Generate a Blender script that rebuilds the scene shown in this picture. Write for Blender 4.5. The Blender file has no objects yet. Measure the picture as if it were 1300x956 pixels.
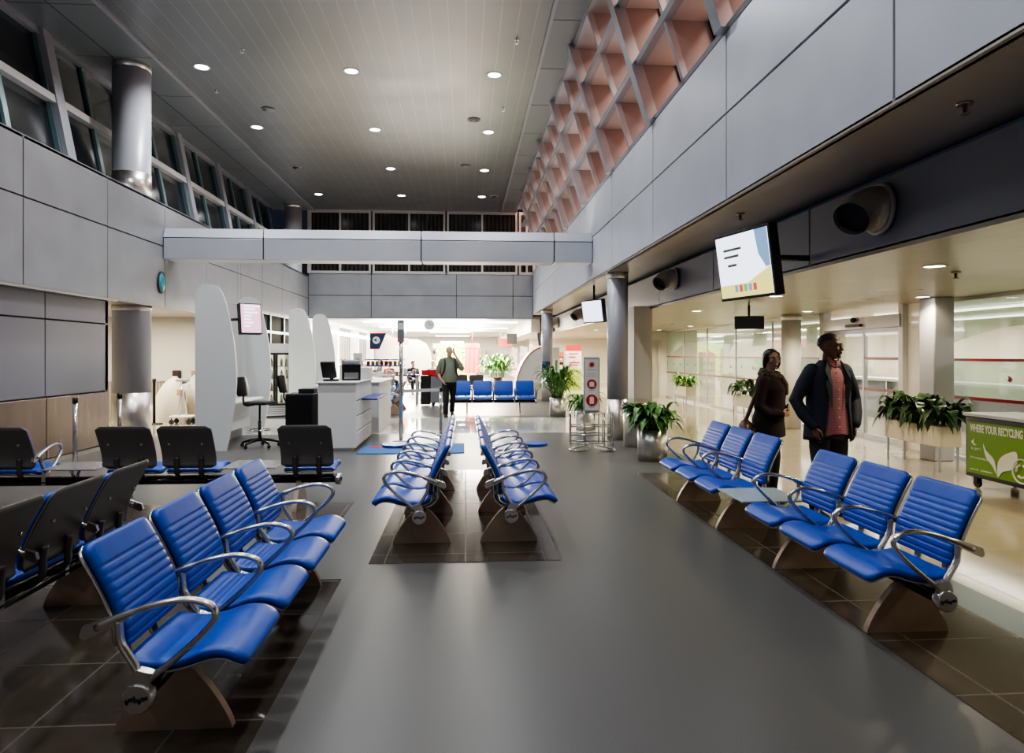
import bpy, bmesh, math, random
from mathutils import Vector, Matrix
random.seed(7)
PI = math.pi
scn = bpy.context.scene
COL = scn.collection

# ------------------------------------------------------------------ materials
MATS = {}
def mat(name, color, rough=0.5, metal=0.0, emit=None, estr=0.0, spec=0.5, coat=0.0):
    m = bpy.data.materials.new(name); m.use_nodes = True
    b = m.node_tree.nodes['Principled BSDF']
    b.inputs['Base Color'].default_value = (*color, 1)
    b.inputs['Roughness'].default_value = rough
    b.inputs['Metallic'].default_value = metal
    b.inputs['Specular IOR Level'].default_value = spec
    b.inputs['Coat Weight'].default_value = coat
    if emit:
        b.inputs['Emission Color'].default_value = (*emit, 1)
        b.inputs['Emission Strength'].default_value = estr
    MATS[name] = m
    return m
def N(m, t, **kw):
    n = m.node_tree.nodes.new(t)
    for k, v in kw.items(): setattr(n, k, v)
    return n
def L(m, a, b): m.node_tree.links.new(a, b)
def bsdf(m): return m.node_tree.nodes['Principled BSDF']
def coords(m, out='Object'): return N(m, 'ShaderNodeTexCoord').outputs[out]
def noise_color(m, c1, c2, scale=20.0, detail=4.0, lo=0.35, hi=0.65, stretch=None, rough=None, bump=0.0):
    """noise between two colours, optional roughness range and bump"""
    co = coords(m)
    if stretch:
        mp = N(m, 'ShaderNodeMapping'); mp.inputs['Scale'].default_value = stretch
        L(m, co, mp.inputs['Vector']); co = mp.outputs['Vector']
    n = N(m, 'ShaderNodeTexNoise'); n.inputs['Scale'].default_value = scale; n.inputs['Detail'].default_value = detail
    L(m, co, n.inputs['Vector'])
    r = N(m, 'ShaderNodeValToRGB')
    r.color_ramp.elements[0].position = lo; r.color_ramp.elements[0].color = (*c1, 1)
    r.color_ramp.elements[1].position = hi; r.color_ramp.elements[1].color = (*c2, 1)
    L(m, n.outputs['Fac'], r.inputs['Fac']); L(m, r.outputs['Color'], bsdf(m).inputs['Base Color'])
    if rough:
        mr = N(m, 'ShaderNodeMapRange'); mr.inputs['To Min'].default_value = rough[0]; mr.inputs['To Max'].default_value = rough[1]
        L(m, n.outputs['Fac'], mr.inputs['Value']); L(m, mr.outputs['Result'], bsdf(m).inputs['Roughness'])
    if bump:
        bp = N(m, 'ShaderNodeBump'); bp.inputs['Strength'].default_value = bump; bp.inputs['Distance'].default_value = 0.01
        L(m, n.outputs['Fac'], bp.inputs['Height']); L(m, bp.outputs['Normal'], bsdf(m).inputs['Normal'])
    return m
def tile_mat(name, c1, c2, mortar, size, rough, moff=0.004, spec=0.5, var=0.12, rot=0):
    m = mat(name, c1, rough, spec=spec)
    co = coords(m)
    br = N(m, 'ShaderNodeTexBrick'); br.offset = 0.0; br.squash = 1.0
    br.inputs['Scale'].default_value = 1.0
    br.inputs['Brick Width'].default_value = size[0]; br.inputs['Row Height'].default_value = size[1]
    br.inputs['Mortar Size'].default_value = moff; br.inputs['Mortar Smooth'].default_value = 0.1
    br.inputs['Color1'].default_value = (*c1, 1); br.inputs['Color2'].default_value = (*c2, 1)
    br.inputs['Mortar'].default_value = (*mortar, 1)
    L(m, co, br.inputs['Vector'])
    no = N(m, 'ShaderNodeTexNoise'); no.inputs['Scale'].default_value = 9.0; no.inputs['Detail'].default_value = 6.0
    L(m, co, no.inputs['Vector'])
    mx = N(m, 'ShaderNodeMix', data_type='RGBA', blend_type='MULTIPLY'); mx.inputs['Factor'].default_value = var
    L(m, br.outputs['Color'], mx.inputs['A']); L(m, no.outputs['Color'], mx.inputs['B'])
    L(m, mx.outputs['Result'], bsdf(m).inputs['Base Color'])
    mr = N(m, 'ShaderNodeMapRange'); mr.inputs['To Min'].default_value = rough; mr.inputs['To Max'].default_value = 0.6
    L(m, br.outputs['Fac'], mr.inputs['Value']); L(m, mr.outputs['Result'], bsdf(m).inputs['Roughness'])
    return m
def line_mat(name, color, dark, axis, period, width, rough, metal, spec=0.5):
    """thin lines every `period` metres along an axis (plank joints)"""
    m = mat(name, color, rough, metal, spec=spec)
    sx = N(m, 'ShaderNodeSeparateXYZ'); L(m, coords(m), sx.inputs[0])
    a = N(m, 'ShaderNodeMath', operation='DIVIDE'); a.inputs[1].default_value = period
    L(m, sx.outputs[axis], a.inputs[0])
    f = N(m, 'ShaderNodeMath', operation='FRACT'); L(m, a.outputs[0], f.inputs[0])
    g = N(m, 'ShaderNodeMath', operation='LESS_THAN'); g.inputs[1].default_value = width / period
    L(m, f.outputs[0], g.inputs[0])
    mx = N(m, 'ShaderNodeMix', data_type='RGBA')
    L(m, g.outputs[0], mx.inputs['Factor'])
    mx.inputs['A'].default_value = (*color, 1); mx.inputs['B'].default_value = (*dark, 1)
    L(m, mx.outputs['Result'], bsdf(m).inputs['Base Color'])
    no = N(m, 'ShaderNodeTexNoise'); no.inputs['Scale'].default_value = 1.3
    mr = N(m, 'ShaderNodeMapRange'); mr.inputs['To Min'].default_value = rough * 0.8; mr.inputs['To Max'].default_value = rough * 1.2
    L(m, coords(m), no.inputs['Vector']); L(m, no.outputs['Fac'], mr.inputs['Value']); L(m, mr.outputs['Result'], bsdf(m).inputs['Roughness'])
    return m
def emis(name, color, s):
    m = mat(name, (0.02, 0.02, 0.02), 0.4, emit=color, estr=s); return m
def glass_mat(name, tint, refl=0.12, haze=0.0, hazecol=(0.7, 0.8, 0.75)):
    """thin sheet: transparent tint + mirror at the surface + optional frosted film"""
    m = bpy.data.materials.new(name); m.use_nodes = True
    nt = m.node_tree; nt.nodes.clear()
    out = N(m, 'ShaderNodeOutputMaterial'); tr = N(m, 'ShaderNodeBsdfTransparent'); gl = N(m, 'ShaderNodeBsdfGlossy')
    tr.inputs['Color'].default_value = (*tint, 1); gl.inputs['Roughness'].default_value = 0.03
    lw = N(m, 'ShaderNodeLayerWeight'); lw.inputs['Blend'].default_value = 0.5
    pw = N(m, 'ShaderNodeMath', operation='POWER'); pw.inputs[1].default_value = 4.0; L(m, lw.outputs['Facing'], pw.inputs[0])
    ml = N(m, 'ShaderNodeMath', operation='MULTIPLY_ADD'); ml.inputs[1].default_value = 0.5; ml.inputs[2].default_value = refl * 0.4; L(m, pw.outputs[0], ml.inputs[0])
    mx = N(m, 'ShaderNodeMixShader')
    L(m, ml.outputs[0], mx.inputs[0]); L(m, tr.outputs[0], mx.inputs[1]); L(m, gl.outputs[0], mx.inputs[2])
    last = mx.outputs[0]
    if haze:
        df = N(m, 'ShaderNodeBsdfDiffuse'); df.inputs['Color'].default_value = (*hazecol, 1)
        tl = N(m, 'ShaderNodeBsdfTranslucent'); tl.inputs['Color'].default_value = (*hazecol, 1)
        m1 = N(m, 'ShaderNodeMixShader'); m1.inputs[0].default_value = 0.5
        L(m, df.outputs[0], m1.inputs[1]); L(m, tl.outputs[0], m1.inputs[2])
        m2 = N(m, 'ShaderNodeMixShader'); m2.inputs[0].default_value = haze
        L(m, last, m2.inputs[1]); L(m, m1.outputs[0], m2.inputs[2]); last = m2.outputs[0]
    L(m, last, out.inputs['Surface']); MATS[name] = m
    return m
def dark_pane(name, col, rough=0.08):
    return mat(name, col, rough, 0.0, spec=0.6)

M = MATS
noise_color(mat('floor_grey', (0.1, 0.1, 0.1), 0.34, spec=0.45), (0.074, 0.072, 0.069), (0.155, 0.151, 0.146), 260, 3, 0.35, 0.7, rough=(0.26, 0.40))
tile_mat('floor_cream', (0.47, 0.395, 0.28), (0.43, 0.36, 0.255), (0.22, 0.185, 0.14), (0.6, 0.6), 0.10, 0.004, 0.6)
tile_mat('floor_white', (0.70, 0.68, 0.60), (0.64, 0.62, 0.55), (0.35, 0.33, 0.30), (0.45, 0.45), 0.08, 0.004, 0.6)
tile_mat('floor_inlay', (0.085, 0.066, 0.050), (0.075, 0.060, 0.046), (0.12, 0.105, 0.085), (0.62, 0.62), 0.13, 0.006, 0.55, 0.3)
mat('nozzle_metal', (0.50, 0.46, 0.41), 0.36, 0.55)
mat('trim_slate', (0.10, 0.125, 0.13), 0.25)
line_mat('ceil_slat', (0.155, 0.158, 0.163), (0.25, 0.255, 0.26), 0, 0.29, 0.012, 0.36, 0.3)
mat('ceil_panel', (0.17, 0.182, 0.19), 0.42, 0.2)
line_mat('ceil_low', (0.42, 0.385, 0.29), (0.30, 0.265, 0.195), 0, 0.2, 0.01, 0.30, 0.25)
line_mat('ceil_far', (0.80, 0.78, 0.74), (0.6, 0.58, 0.54), 1, 0.6, 0.03, 0.4, 0.0)
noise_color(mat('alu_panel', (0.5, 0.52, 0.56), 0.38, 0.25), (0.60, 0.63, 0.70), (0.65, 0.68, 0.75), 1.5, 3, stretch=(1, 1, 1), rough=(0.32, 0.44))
noise_color(mat('alu_panel_shaded', (0.5, 0.52, 0.56), 0.42, 0.2), (0.30, 0.315, 0.34), (0.34, 0.36, 0.385), 1.5, 3, rough=(0.34, 0.48))  # same sheet as alu_panel, its weaker lighting put into a darker colour
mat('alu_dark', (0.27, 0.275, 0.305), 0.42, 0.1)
mat('soffit', (0.52, 0.48, 0.44), 0.30, 0.35)
mat('lower_wall', (0.25, 0.25, 0.285), 0.40, 0.1)
mat('gap', (0.03, 0.03, 0.035), 0.7)
noise_color(mat('steel', (0.6, 0.58, 0.55), 0.22, 1.0), (0.70, 0.67, 0.63), (0.80, 0.77, 0.73), 6, 3, stretch=(9, 9, 0.15), rough=(0.27, 0.36))
noise_color(mat('steel_bronze', (0.4, 0.33, 0.26), 0.25, 0.85), (0.45, 0.36, 0.285), (0.50, 0.41, 0.33), 5, 2, stretch=(3, 3, 0.2), rough=(0.22, 0.30))
noise_color(mat('leg_steel', (0.4, 0.33, 0.26), 0.32, 0.3), (0.43, 0.315, 0.235), (0.48, 0.355, 0.27), 8, 2, rough=(0.26, 0.34))
mat('col_paint', (0.46, 0.465, 0.52), 0.38, 0.05)
mat('frame_grey', (0.42, 0.44, 0.48), 0.4, 0.5)
mat('frame_teal', (0.16, 0.25, 0.27), 0.35, 0.3)
mat('frame_light', (0.60, 0.59, 0.57), 0.4, 0.3)
mat('fin', (0.30, 0.265, 0.265), 0.45, 0.1)
dark_pane('pane_night', (0.010, 0.012, 0.016), 0.14); mat('pane_shop', (0.010, 0.011, 0.012), 0.35, spec=0.15); bsdf(MATS['pane_shop']).inputs['IOR'].default_value = 1.04
line_mat('pane_corr', (0.04, 0.036, 0.032), (0.010, 0.010, 0.010), 0, 0.16, 0.07, 0.2, 0.0)
glass_mat('glass_clear', (0.94, 0.97, 0.95), 0.10)
glass_mat('glass_rail', (0.90, 0.95, 0.92), 0.12)
glass_mat('glass_frost', (0.90, 0.96, 0.92), 0.12, 0.42, (0.70, 0.76, 0.68))
glass_mat('glass_white', (0.95, 0.95, 0.93), 0.10, 0.75, (0.82, 0.78, 0.70))
mat('stripe_red', (0.20, 0.012, 0.02), 0.35)
mat('white', (0.86, 0.855, 0.83), 0.45)
mat('white_panel', (0.78, 0.82, 0.82), 0.5)
mat('lilac_panel', (0.52, 0.50, 0.53), 0.45)
mat('cream', (0.72, 0.66, 0.52), 0.55)
mat('cream_wall', (0.74, 0.70, 0.62), 0.6)
mat('black', (0.012, 0.012, 0.013), 0.45)
mat('black_gloss', (0.01, 0.01, 0.011), 0.15)
mat('rubber', (0.02, 0.02, 0.02), 0.7)
mat('dark_shell', (0.135, 0.127, 0.122), 0.38, 0.0); mat('bracket_dark', (0.09, 0.085, 0.08), 0.35, 0.5)
mat('chrome', (0.72, 0.71, 0.70), 0.16, 1.0)
mat('alu', (0.62, 0.60, 0.58), 0.24, 1.0)
mat('seat_pan', (0.60, 0.60, 0.60), 0.30, 0.8)
m = noise_color(mat('vinyl_blue', (0.01, 0.06, 0.33), 0.34, spec=0.5), (0.003, 0.062, 0.42), (0.005, 0.080, 0.50), 14, 5, rough=(0.28, 0.42))
mat('table_glass', (0.42, 0.50, 0.50), 0.08, 0.0, spec=0.8)
mat('table_steel', (0.55, 0.57, 0.58), 0.2, 0.8)
mat('mat_blue', (0.03, 0.16, 0.42), 0.8)
mat('mat_red', (0.55, 0.06, 0.05), 0.8)
mat('leaf', (0.05, 0.16, 0.03), 0.40); noise_color(M['leaf'], (0.035, 0.12, 0.02), (0.13, 0.30, 0.06), 7, 2)
mat('leaf_dark', (0.02, 0.07, 0.02), 0.40); noise_color(M['leaf_dark'], (0.012, 0.045, 0.012), (0.045, 0.12, 0.03), 7, 2)
mat('leaf_light', (0.10, 0.30, 0.05), 0.45); noise_color(M['leaf_light'], (0.08, 0.24, 0.03), (0.25, 0.48, 0.12), 7, 2)
mat('soil', (0.03, 0.02, 0.015), 0.9)
mat('green_sign', (0.115, 0.25, 0.008), 0.5)
mat('leaf_print', (0.72, 0.74, 0.66), 0.5)
mat('text_white', (0.85, 0.85, 0.82), 0.5)
mat('skin', (0.46, 0.25, 0.18), 0.5); mat('skin_man', (0.20, 0.095, 0.06), 0.45); mat('skin_pale', (0.50, 0.32, 0.25), 0.5)
mat('hair_dark', (0.012, 0.009, 0.008), 0.5); mat('hair_brown', (0.035, 0.02, 0.014), 0.5); mat('hair_grey', (0.4, 0.38, 0.36), 0.6)
noise_color(mat('navy', (0.012, 0.017, 0.035), 0.75), (0.008, 0.011, 0.024), (0.013, 0.018, 0.036), 60, 3)
noise_color(mat('denim', (0.02, 0.022, 0.028), 0.8), (0.012, 0.014, 0.02), (0.03, 0.034, 0.045), 90, 3)
m = mat('shirt_pink', (0.45, 0.20, 0.23), 0.75)
ck = N(m, 'ShaderNodeTexBrick'); ck.offset = 0
ck.inputs['Scale'].default_value = 1; ck.inputs['Brick Width'].default_value = 0.016; ck.inputs['Row Height'].default_value = 0.016; ck.inputs['Mortar Size'].default_value = 0.0026
ck.inputs['Color1'].default_value = (0.46, 0.205, 0.225, 1); ck.inputs['Color2'].default_value = (0.43, 0.19, 0.21, 1); ck.inputs['Mortar'].default_value = (0.27, 0.085, 0.11, 1)
sw = N(m, 'ShaderNodeSeparateXYZ'); cw = N(m, 'ShaderNodeCombineXYZ')
L(m, coords(m), sw.inputs[0]); L(m, sw.outputs[0], cw.inputs[0]); L(m, sw.outputs[2], cw.inputs[1]); L(m, cw.outputs[0], ck.inputs['Vector']); L(m, ck.outputs['Color'], bsdf(m).inputs['Base Color'])
mat('burgundy', (0.016, 0.005, 0.006), 0.9); mat('black_cloth', (0.008, 0.007, 0.008), 0.85)
noise_color(mat('scarf', (0.05, 0.035, 0.02), 0.8), (0.02, 0.012, 0.01), (0.12, 0.08, 0.04), 45, 3)
mat('leather_brown', (0.06, 0.022, 0.014), 0.4)
mat('shoe', (0.012, 0.010, 0.010), 0.35)
mat('olive', (0.17, 0.20, 0.15), 0.8); mat('lip', (0.22, 0.07, 0.06), 0.5); mat('eye_white', (0.6, 0.58, 0.55), 0.3)
mat('red', (0.55, 0.03, 0.03), 0.5); mat('orange', (0.6, 0.13, 0.03), 0.5); mat('yellow', (0.70, 0.50, 0.05), 0.5)
mat('blue_trim', (0.015, 0.03, 0.25), 0.4); mat('navy_flag', (0.02, 0.035, 0.09), 0.6); mat('paper', (0.72, 0.68, 0.55), 0.7)
mat('tan', (0.45, 0.30, 0.15), 0.7); mat('purple', (0.25, 0.08, 0.30), 0.7); mat('lime', (0.45, 0.60, 0.10), 0.6)
noise_color(mat('mosaic', (0.5, 0.4, 0.1), 0.6), (0.03, 0.10, 0.03), (0.85, 0.65, 0.12), 9, 2, 0.45, 0.55)
noise_color(mat('goods', (0.5, 0.4, 0.3), 0.6), (0.75, 0.70, 0.55), (0.35, 0.12, 0.05), 12, 2, 0.45, 0.6)
mat('monitor_blue', (0.035, 0.045, 0.07), 0.4)
mat('dome_teal', (0.05, 0.30, 0.36), 0.2)
emis('lamp', (1.0, 0.97, 0.92), 20.0); emis('lamp_warm', (1.0, 0.93, 0.80), 16.0)
emis('tube_light', (1.0, 0.95, 0.86), 9.0)
emis('peach_wall', (1.0, 0.50, 0.34), 0.55); emis('lamp_peach', (1.0, 0.95, 0.9), 6.0)

# ------------------------------------------------------------------ mesh builder
class MB:
    def __init__(s): s.v = []; s.f = []; s.mi = []; s.sm = []
    def add(s, vs, fs, mi=0, smooth=False, mx=None):
        b = len(s.v)
        s.v += [tuple(mx @ Vector(p)) if mx else tuple(p) for p in vs]
        for f in fs:
            s.f.append(tuple(b + i for i in f)); s.mi.append(mi); s.sm.append(smooth)
        return s
    def box(s, lo, hi, mi=0, mx=None):
        x0, y0, z0 = lo; x1, y1, z1 = hi
        vs = [(x0,y0,z0),(x1,y0,z0),(x1,y1,z0),(x0,y1,z0),(x0,y0,z1),(x1,y0,z1),(x1,y1,z1),(x0,y1,z1)]
        return s.add(vs, [(0,3,2,1),(4,5,6,7),(0,1,5,4),(1,2,6,5),(2,3,7,6),(3,0,4,7)], mi, False, mx)
    def bbox(s, lo, hi, r=0.01, mi=0, mx=None, seg=2):
        """box with rounded edges"""
        bm = bmesh.new(); bmesh.ops.create_cube(bm, size=1)
        for v in bm.verts: v.co = Vector([lo[i] + (v.co[i] + .5) * (hi[i] - lo[i]) for i in range(3)])
        bmesh.ops.bevel(bm, geom=bm.edges[:], offset=r, segments=seg, affect='EDGES', profile=0.5)
        bm.verts.index_update()
        vs = [v.co.copy() for v in bm.verts]; fs = [tuple(v.index for v in f.verts) for f in bm.faces]; bm.free()
        return s.add(vs, fs, mi, False, mx)
    def tube(s, pts, r, seg=8, mi=0, closed=False, cap=True, flat=None, mx=None):
        """pts polyline; r float or list; flat=(vector, scale) squashes the section along a direction"""
        P = [Vector(p) for p in pts]; n = len(P)
        R = r if isinstance(r, (list, tuple)) else [r] * n
        vs = []; prev = None
        for i in range(n):
            if closed: t = P[(i + 1) % n] - P[i - 1]
            else: t = P[min(i + 1, n - 1)] - P[max(i - 1, 0)]
            t.normalize()
            if prev is None:
                a = Vector((0, 0, 1)) if abs(t.z) < .9 else Vector((1, 0, 0)); u = t.cross(a).normalized()
            else:
                u = prev - t * prev.dot(t)
                u = u.normalized() if u.length > 1e-6 else t.orthogonal().normalized()
            prev = u; w = t.cross(u)
            for k in range(seg):
                an = 2 * PI * k / seg; d = (u * math.cos(an) + w * math.sin(an)) * R[i]
                if flat: d = d + Vector(flat[0]) * (d.dot(Vector(flat[0])) * (flat[1] - 1))
                vs.append(P[i] + d)
        fs = []
        m_ = n if closed else n - 1
        for i in range(m_):
            for k in range(seg):
                a = i * seg + k; b = i * seg + (k + 1) % seg; j = (i + 1) % n
                fs.append((a, b, j * seg + (k + 1) % seg, j * seg + k))
        s.add(vs, fs, mi, True, mx)
        if cap and not closed:
            b = len(s.v) - len(vs)
            s.f.append(tuple(b + k for k in range(seg))[::-1]); s.mi.append(mi); s.sm.append(False)
            s.f.append(tuple(b + (n - 1) * seg + k for k in range(seg))); s.mi.append(mi); s.sm.append(False)
        return s
    def chain(s, pts, rad, seg=12, mi=0, mx=None):
        """tapered limb with rounded ends"""
        P = [Vector(p) for p in pts]; R = list(rad)
        d0 = (P[0] - P[1]).normalized(); d1 = (P[-1] - P[-2]).normalized()
        pp = [P[0] + d0 * R[0] * .95, P[0] + d0 * R[0] * .6] + P + [P[-1] + d1 * R[-1] * .6, P[-1] + d1 * R[-1] * .95]
        rr = [R[0] * .3, R[0] * .8] + R + [R[-1] * .8, R[-1] * .3]
        return s.tube(pp, rr, seg, mi, mx=mx)
    def lathe(s, prof, c=(0, 0, 0), seg=24, mi=0, cap=True, mx=None, axis='z', smooth=True):
        vs = []
        for r, z in prof:
            for k in range(seg):
                a = 2 * PI * k / seg; x, y = r * math.cos(a), r * math.sin(a)
                p = (x, y, z) if axis == 'z' else ((z, x, y) if axis == 'x' else (x, z, y))
                vs.append((c[0] + p[0], c[1] + p[1], c[2] + p[2]))
        n = len(prof); fs = []
        for i in range(n - 1):
            for k in range(seg):
                fs.append((i * seg + k, i * seg + (k + 1) % seg, (i + 1) * seg + (k + 1) % seg, (i + 1) * seg + k))
        b = len(s.v); s.add(vs, fs, mi, smooth, mx)
        if cap:
            s.f.append(tuple(b + k for k in range(seg))[::-1]); s.mi.append(mi); s.sm.append(False)
            s.f.append(tuple(b + (n - 1) * seg + k for k in range(seg))); s.mi.append(mi); s.sm.append(False)
        return s
    def ball(s, c, r, seg=14, rings=9, mi=0, mx=None):
        rx, ry, rz = r if isinstance(r, (list, tuple)) else (r, r, r)
        vs = []; fs = []
        for i in range(rings + 1):
            t = PI * (i + .02 if i == 0 else i - .02 if i == rings else i) / rings
            for k in range(seg):
                a = 2 * PI * k / seg
                vs.append((c[0] + rx * math.sin(t) * math.cos(a), c[1] + ry * math.sin(t) * math.sin(a), c[2] - rz * math.cos(t)))
        for i in range(rings):
            for k in range(seg):
                fs.append((i * seg + k, i * seg + (k + 1) % seg, (i + 1) * seg + (k + 1) % seg, (i + 1) * seg + k))
        fs.append(tuple(range(seg))[::-1]); fs.append(tuple(rings * seg + k for k in range(seg)))
        return s.add(vs, fs, mi, True, mx)
    def prism(s, poly, d0, d1, plane='xz', mi=0, mx=None, smooth=False):
        """extrude a polygon; plane names its two axes, d0..d1 along the third"""
        def p(a, b, d): return {'xz': (a, d, b), 'yz': (d, a, b), 'xy': (a, b, d)}[plane]
        n = len(poly)
        vs = [p(a, b, d0) for a, b in poly] + [p(a, b, d1) for a, b in poly]
        s.add(vs, [tuple(range(n))[::-1], tuple(range(n, 2 * n))], mi, False, mx)
        b = len(s.v) - 2 * n
        for i in range(n):
            j = (i + 1) % n
            s.f.append((b + i, b + j, b + n + j, b + n + i)); s.mi.append(mi); s.sm.append(smooth)
        return s
    def sheet(s, fn, nu, nv, mi=0, smooth=True, mx=None):
        vs = [fn(i / nu, j / nv) for i in range(nu + 1) for j in range(nv + 1)]
        fs = [(i * (nv + 1) + j, (i + 1) * (nv + 1) + j, (i + 1) * (nv + 1) + j + 1, i * (nv + 1) + j + 1) for i in range(nu) for j in range(nv)]
        return s.add(vs, fs, mi, smooth, mx)
    def mesh(s, name, mats, fix=True):
        me = bpy.data.meshes.new(name); me.from_pydata([tuple(p) for p in s.v], [], s.f)
        me.polygons.foreach_set('material_index', s.mi); me.polygons.foreach_set('use_smooth', s.sm)
        for k in (mats if isinstance(mats, (list, tuple)) else [mats]): me.materials.append(M[k])
        if fix:
            bm = bmesh.new(); bm.from_mesh(me); bmesh.ops.recalc_face_normals(bm, faces=bm.faces[:]); bm.to_mesh(me); bm.free()
        me.update()
        return me
    def build(s, name, mats, parent=None, loc=None, fix=True):
        return link(name, s.mesh(name, mats, fix), parent, loc)

def link(name, me, parent=None, loc=None):
    o = bpy.data.objects.new(name, me); COL.objects.link(o)
    if parent: o.parent = parent
    if loc: o.location = loc
    return o
def tag(o, label, cat, group=None, kind=None):
    o['label'] = label; o['category'] = cat
    if group: o['group'] = group
    if kind: o['kind'] = kind
    return o
def thing(name, label, cat, loc=(0, 0, 0), rz=0.0, group=None):
    o = link(name, None); o.location = loc; o.rotation_euler = (0, 0, rz); o.empty_display_size = 0.1
    return tag(o, label, cat, group)
def struct(o):
    o['kind'] = 'structure'; return o
def copy_tree(o, parent=None):
    c = o.copy(); COL.objects.link(c); c.parent = parent
    for ch in [x for x in COL.objects if x.parent == o]: copy_tree(ch, c)
    return c
def catmull(pts, n):
    P = [Vector(p) for p in pts]; P = [P[0] * 2 - P[1]] + P + [P[-1] * 2 - P[-2]]
    out = []; m_ = len(P) - 3
    for i in range(n + 1):
        t = i / n * m_; k = min(int(t), m_ - 1); t -= k
        a, b, c, d = P[k:k + 4]
        out.append(0.5 * ((2 * b) + (c - a) * t + (2 * a - 5 * b + 4 * c - d) * t * t + (3 * b - a - 3 * c + d) * t ** 3))
    return out
def rot(axis, a): return Matrix.Rotation(a, 4, axis)
def tr(x, y, z): return Matrix.Translation((x, y, z))
def text_mesh(txt, size, mname, name, parent, mx, extrude=0.001, align='LEFT', fatten=0.0, sx=1.0):
    cu = bpy.data.curves.new('t', 'FONT'); cu.body = txt; cu.size = size; cu.extrude = extrude; cu.align_x = align; cu.offset = fatten
    o = bpy.data.objects.new('t', cu); COL.objects.link(o)
    dg = bpy.context.evaluated_depsgraph_get()
    me = bpy.data.meshes.new_from_object(o.evaluated_get(dg)); me.name = name
    bpy.data.objects.remove(o); bpy.data.curves.remove(cu)
    me.transform(mx @ Matrix.Diagonal((sx, 1, 1, 1))); me.materials.clear(); me.materials.append(M[mname])
    return link(name, me, parent)
def remesh(mb, voxel, smooth=4, factor=0.5):
    """weld overlapping solids of mb into one continuous skin; returns a mesh"""
    me = mb.mesh('tmp', 'white'); o = link('tmp', me)
    md = o.modifiers.new('r', 'REMESH'); md.mode = 'VOXEL'; md.voxel_size = voxel; md.use_smooth_shade = True
    ms = o.modifiers.new('s', 'SMOOTH'); ms.factor = factor; ms.iterations = smooth
    dg = bpy.context.evaluated_depsgraph_get()
    out = bpy.data.meshes.new_from_object(o.evaluated_get(dg))
    bpy.data.objects.remove(o); bpy.data.meshes.remove(me)
    out.polygons.foreach_set('use_smooth', [True] * len(out.polygons)); out.materials.clear()
    return out
# ------------------------------------------------------------------ camera
H = 1.6
cam = bpy.data.cameras.new('camera'); cam_o = link('camera', cam)
cam.sensor_width = 36.0; cam.lens = 880 / 1300 * 36.0; cam.shift_y = -28 / 1300
cam_o.location = (0, 0, H); cam_o.rotation_euler = (PI / 2, 0, -math.atan(59 / 880))
cam.clip_end = 300
scn.camera = cam_o

# ------------------------------------------------------------------ setting
XL, XR, X2, X3 = -6.0, 2.63, 3.5, 7.5          # fascia planes and the lobby glass line
LB, LJ, LT = 2.53, 3.75, 4.60                  # bottom, joint and top of the panelled fascia by the dark windows
RB, RJ, RT = 3.14, 4.04, 4.87
HC, HL = 7.15, 2.46                            # high ceiling, low ceiling
YB = 27.0
G0, GP = 4.1, 2.75                             # module grid along the hall
grid = [G0 + GP * k for k in range(-3, 9)]     # -4.15 .. 26.1

def slab(name, lo, hi, m, kind=True):
    o = MB().box(lo, hi).build(name, m)
    return struct(o) if kind else o
slab('floor', (-6.15, -4.2, -0.1), (3.43, 14.1, 0), 'floor_grey')
slab('floor', (-6.15, 14.1, -0.1), (3.43, 17.5, 0), 'floor_white')
slab('floor', (-6.15, 17.5, -0.1), (3.43, 75, 0), 'floor_grey')
slab('floor', (3.43, -4.2, -0.1), (16.5, 75, 0), 'floor_cream')
slab('floor', (-11, -4.2, -0.1), (-6.15, 75, 0), 'floor_cream')
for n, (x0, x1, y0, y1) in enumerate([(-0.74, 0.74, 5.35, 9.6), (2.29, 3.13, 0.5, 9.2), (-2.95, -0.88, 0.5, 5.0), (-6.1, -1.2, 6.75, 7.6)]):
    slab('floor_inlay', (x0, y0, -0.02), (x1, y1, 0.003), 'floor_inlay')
slab('trim_1', (3.13, -4.2, -0.02), (3.44, 14.1, 0.003), 'trim_slate')

# panelled fascia, built of separate sheets with open joints in front of a dark backing
def panelled(name, x, side, ys, zs, m, back=0.06, parent=None, g=0.011):
    """panels in the plane X = x facing `side` (+1 faces +X)"""
    mb = MB(); t = 0.03 * side
    for a, b in zip(ys, ys[1:]):
        for c, d in zip(zs, zs[1:]):
            mb.bbox((min(x - t, x), a + g, c + g), (max(x - t, x), b - g, d - g), 0.004, 0, None, 1)
    mb.box((min(x - t, x - back * side), ys[0], zs[0]), (max(x - t, x - back * side), ys[-1], zs[-1]), 1)
    return struct(mb.build(name, [m, 'gap'], parent))
yl = [-4.3, -1.2] + [0.95 + 2.225 * k for k in range(0, 12)] + [YB]
panelled('wall_left', XL, 1, [y for y in yl if y < 19.0] + [19.0], [LB, LJ, LT], 'alu_panel_shaded')
panelled('wall_left', XL, 1, [19.0] + [y for y in yl if y > 19.5], [2.87, LJ, LT], 'alu_panel_shaded')
struct(MB().box((-6.85, -4.3, LT - 0.05), (XL, YB, LT)).build('trim_2', 'alu_panel_shaded'))
struct(MB().box((-6.15, -4.3, LB - 0.02), (XL - 0.0, 12.4, LB + 0.02)).box((-11, 12.4, LB), (XL - 0.01, 19.0, LB + 0.05)).build('ceiling_soffit', ['soffit']))
panelled('wall_right', XR, -1, [y for y in grid if y < 26.5] + [YB], [RB, RJ, RT], 'alu_panel')
struct(MB().box((XR, -4.3, RB), (X2 + 0.1, YB, RB + 0.03)).build('ceiling_soffit', 'soffit'))
panelled('wall_right', X2, -1, [y for y in grid if y < 26.5] + [YB], [HL + 0.02, RB - 0.05], 'alu_dark')
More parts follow.
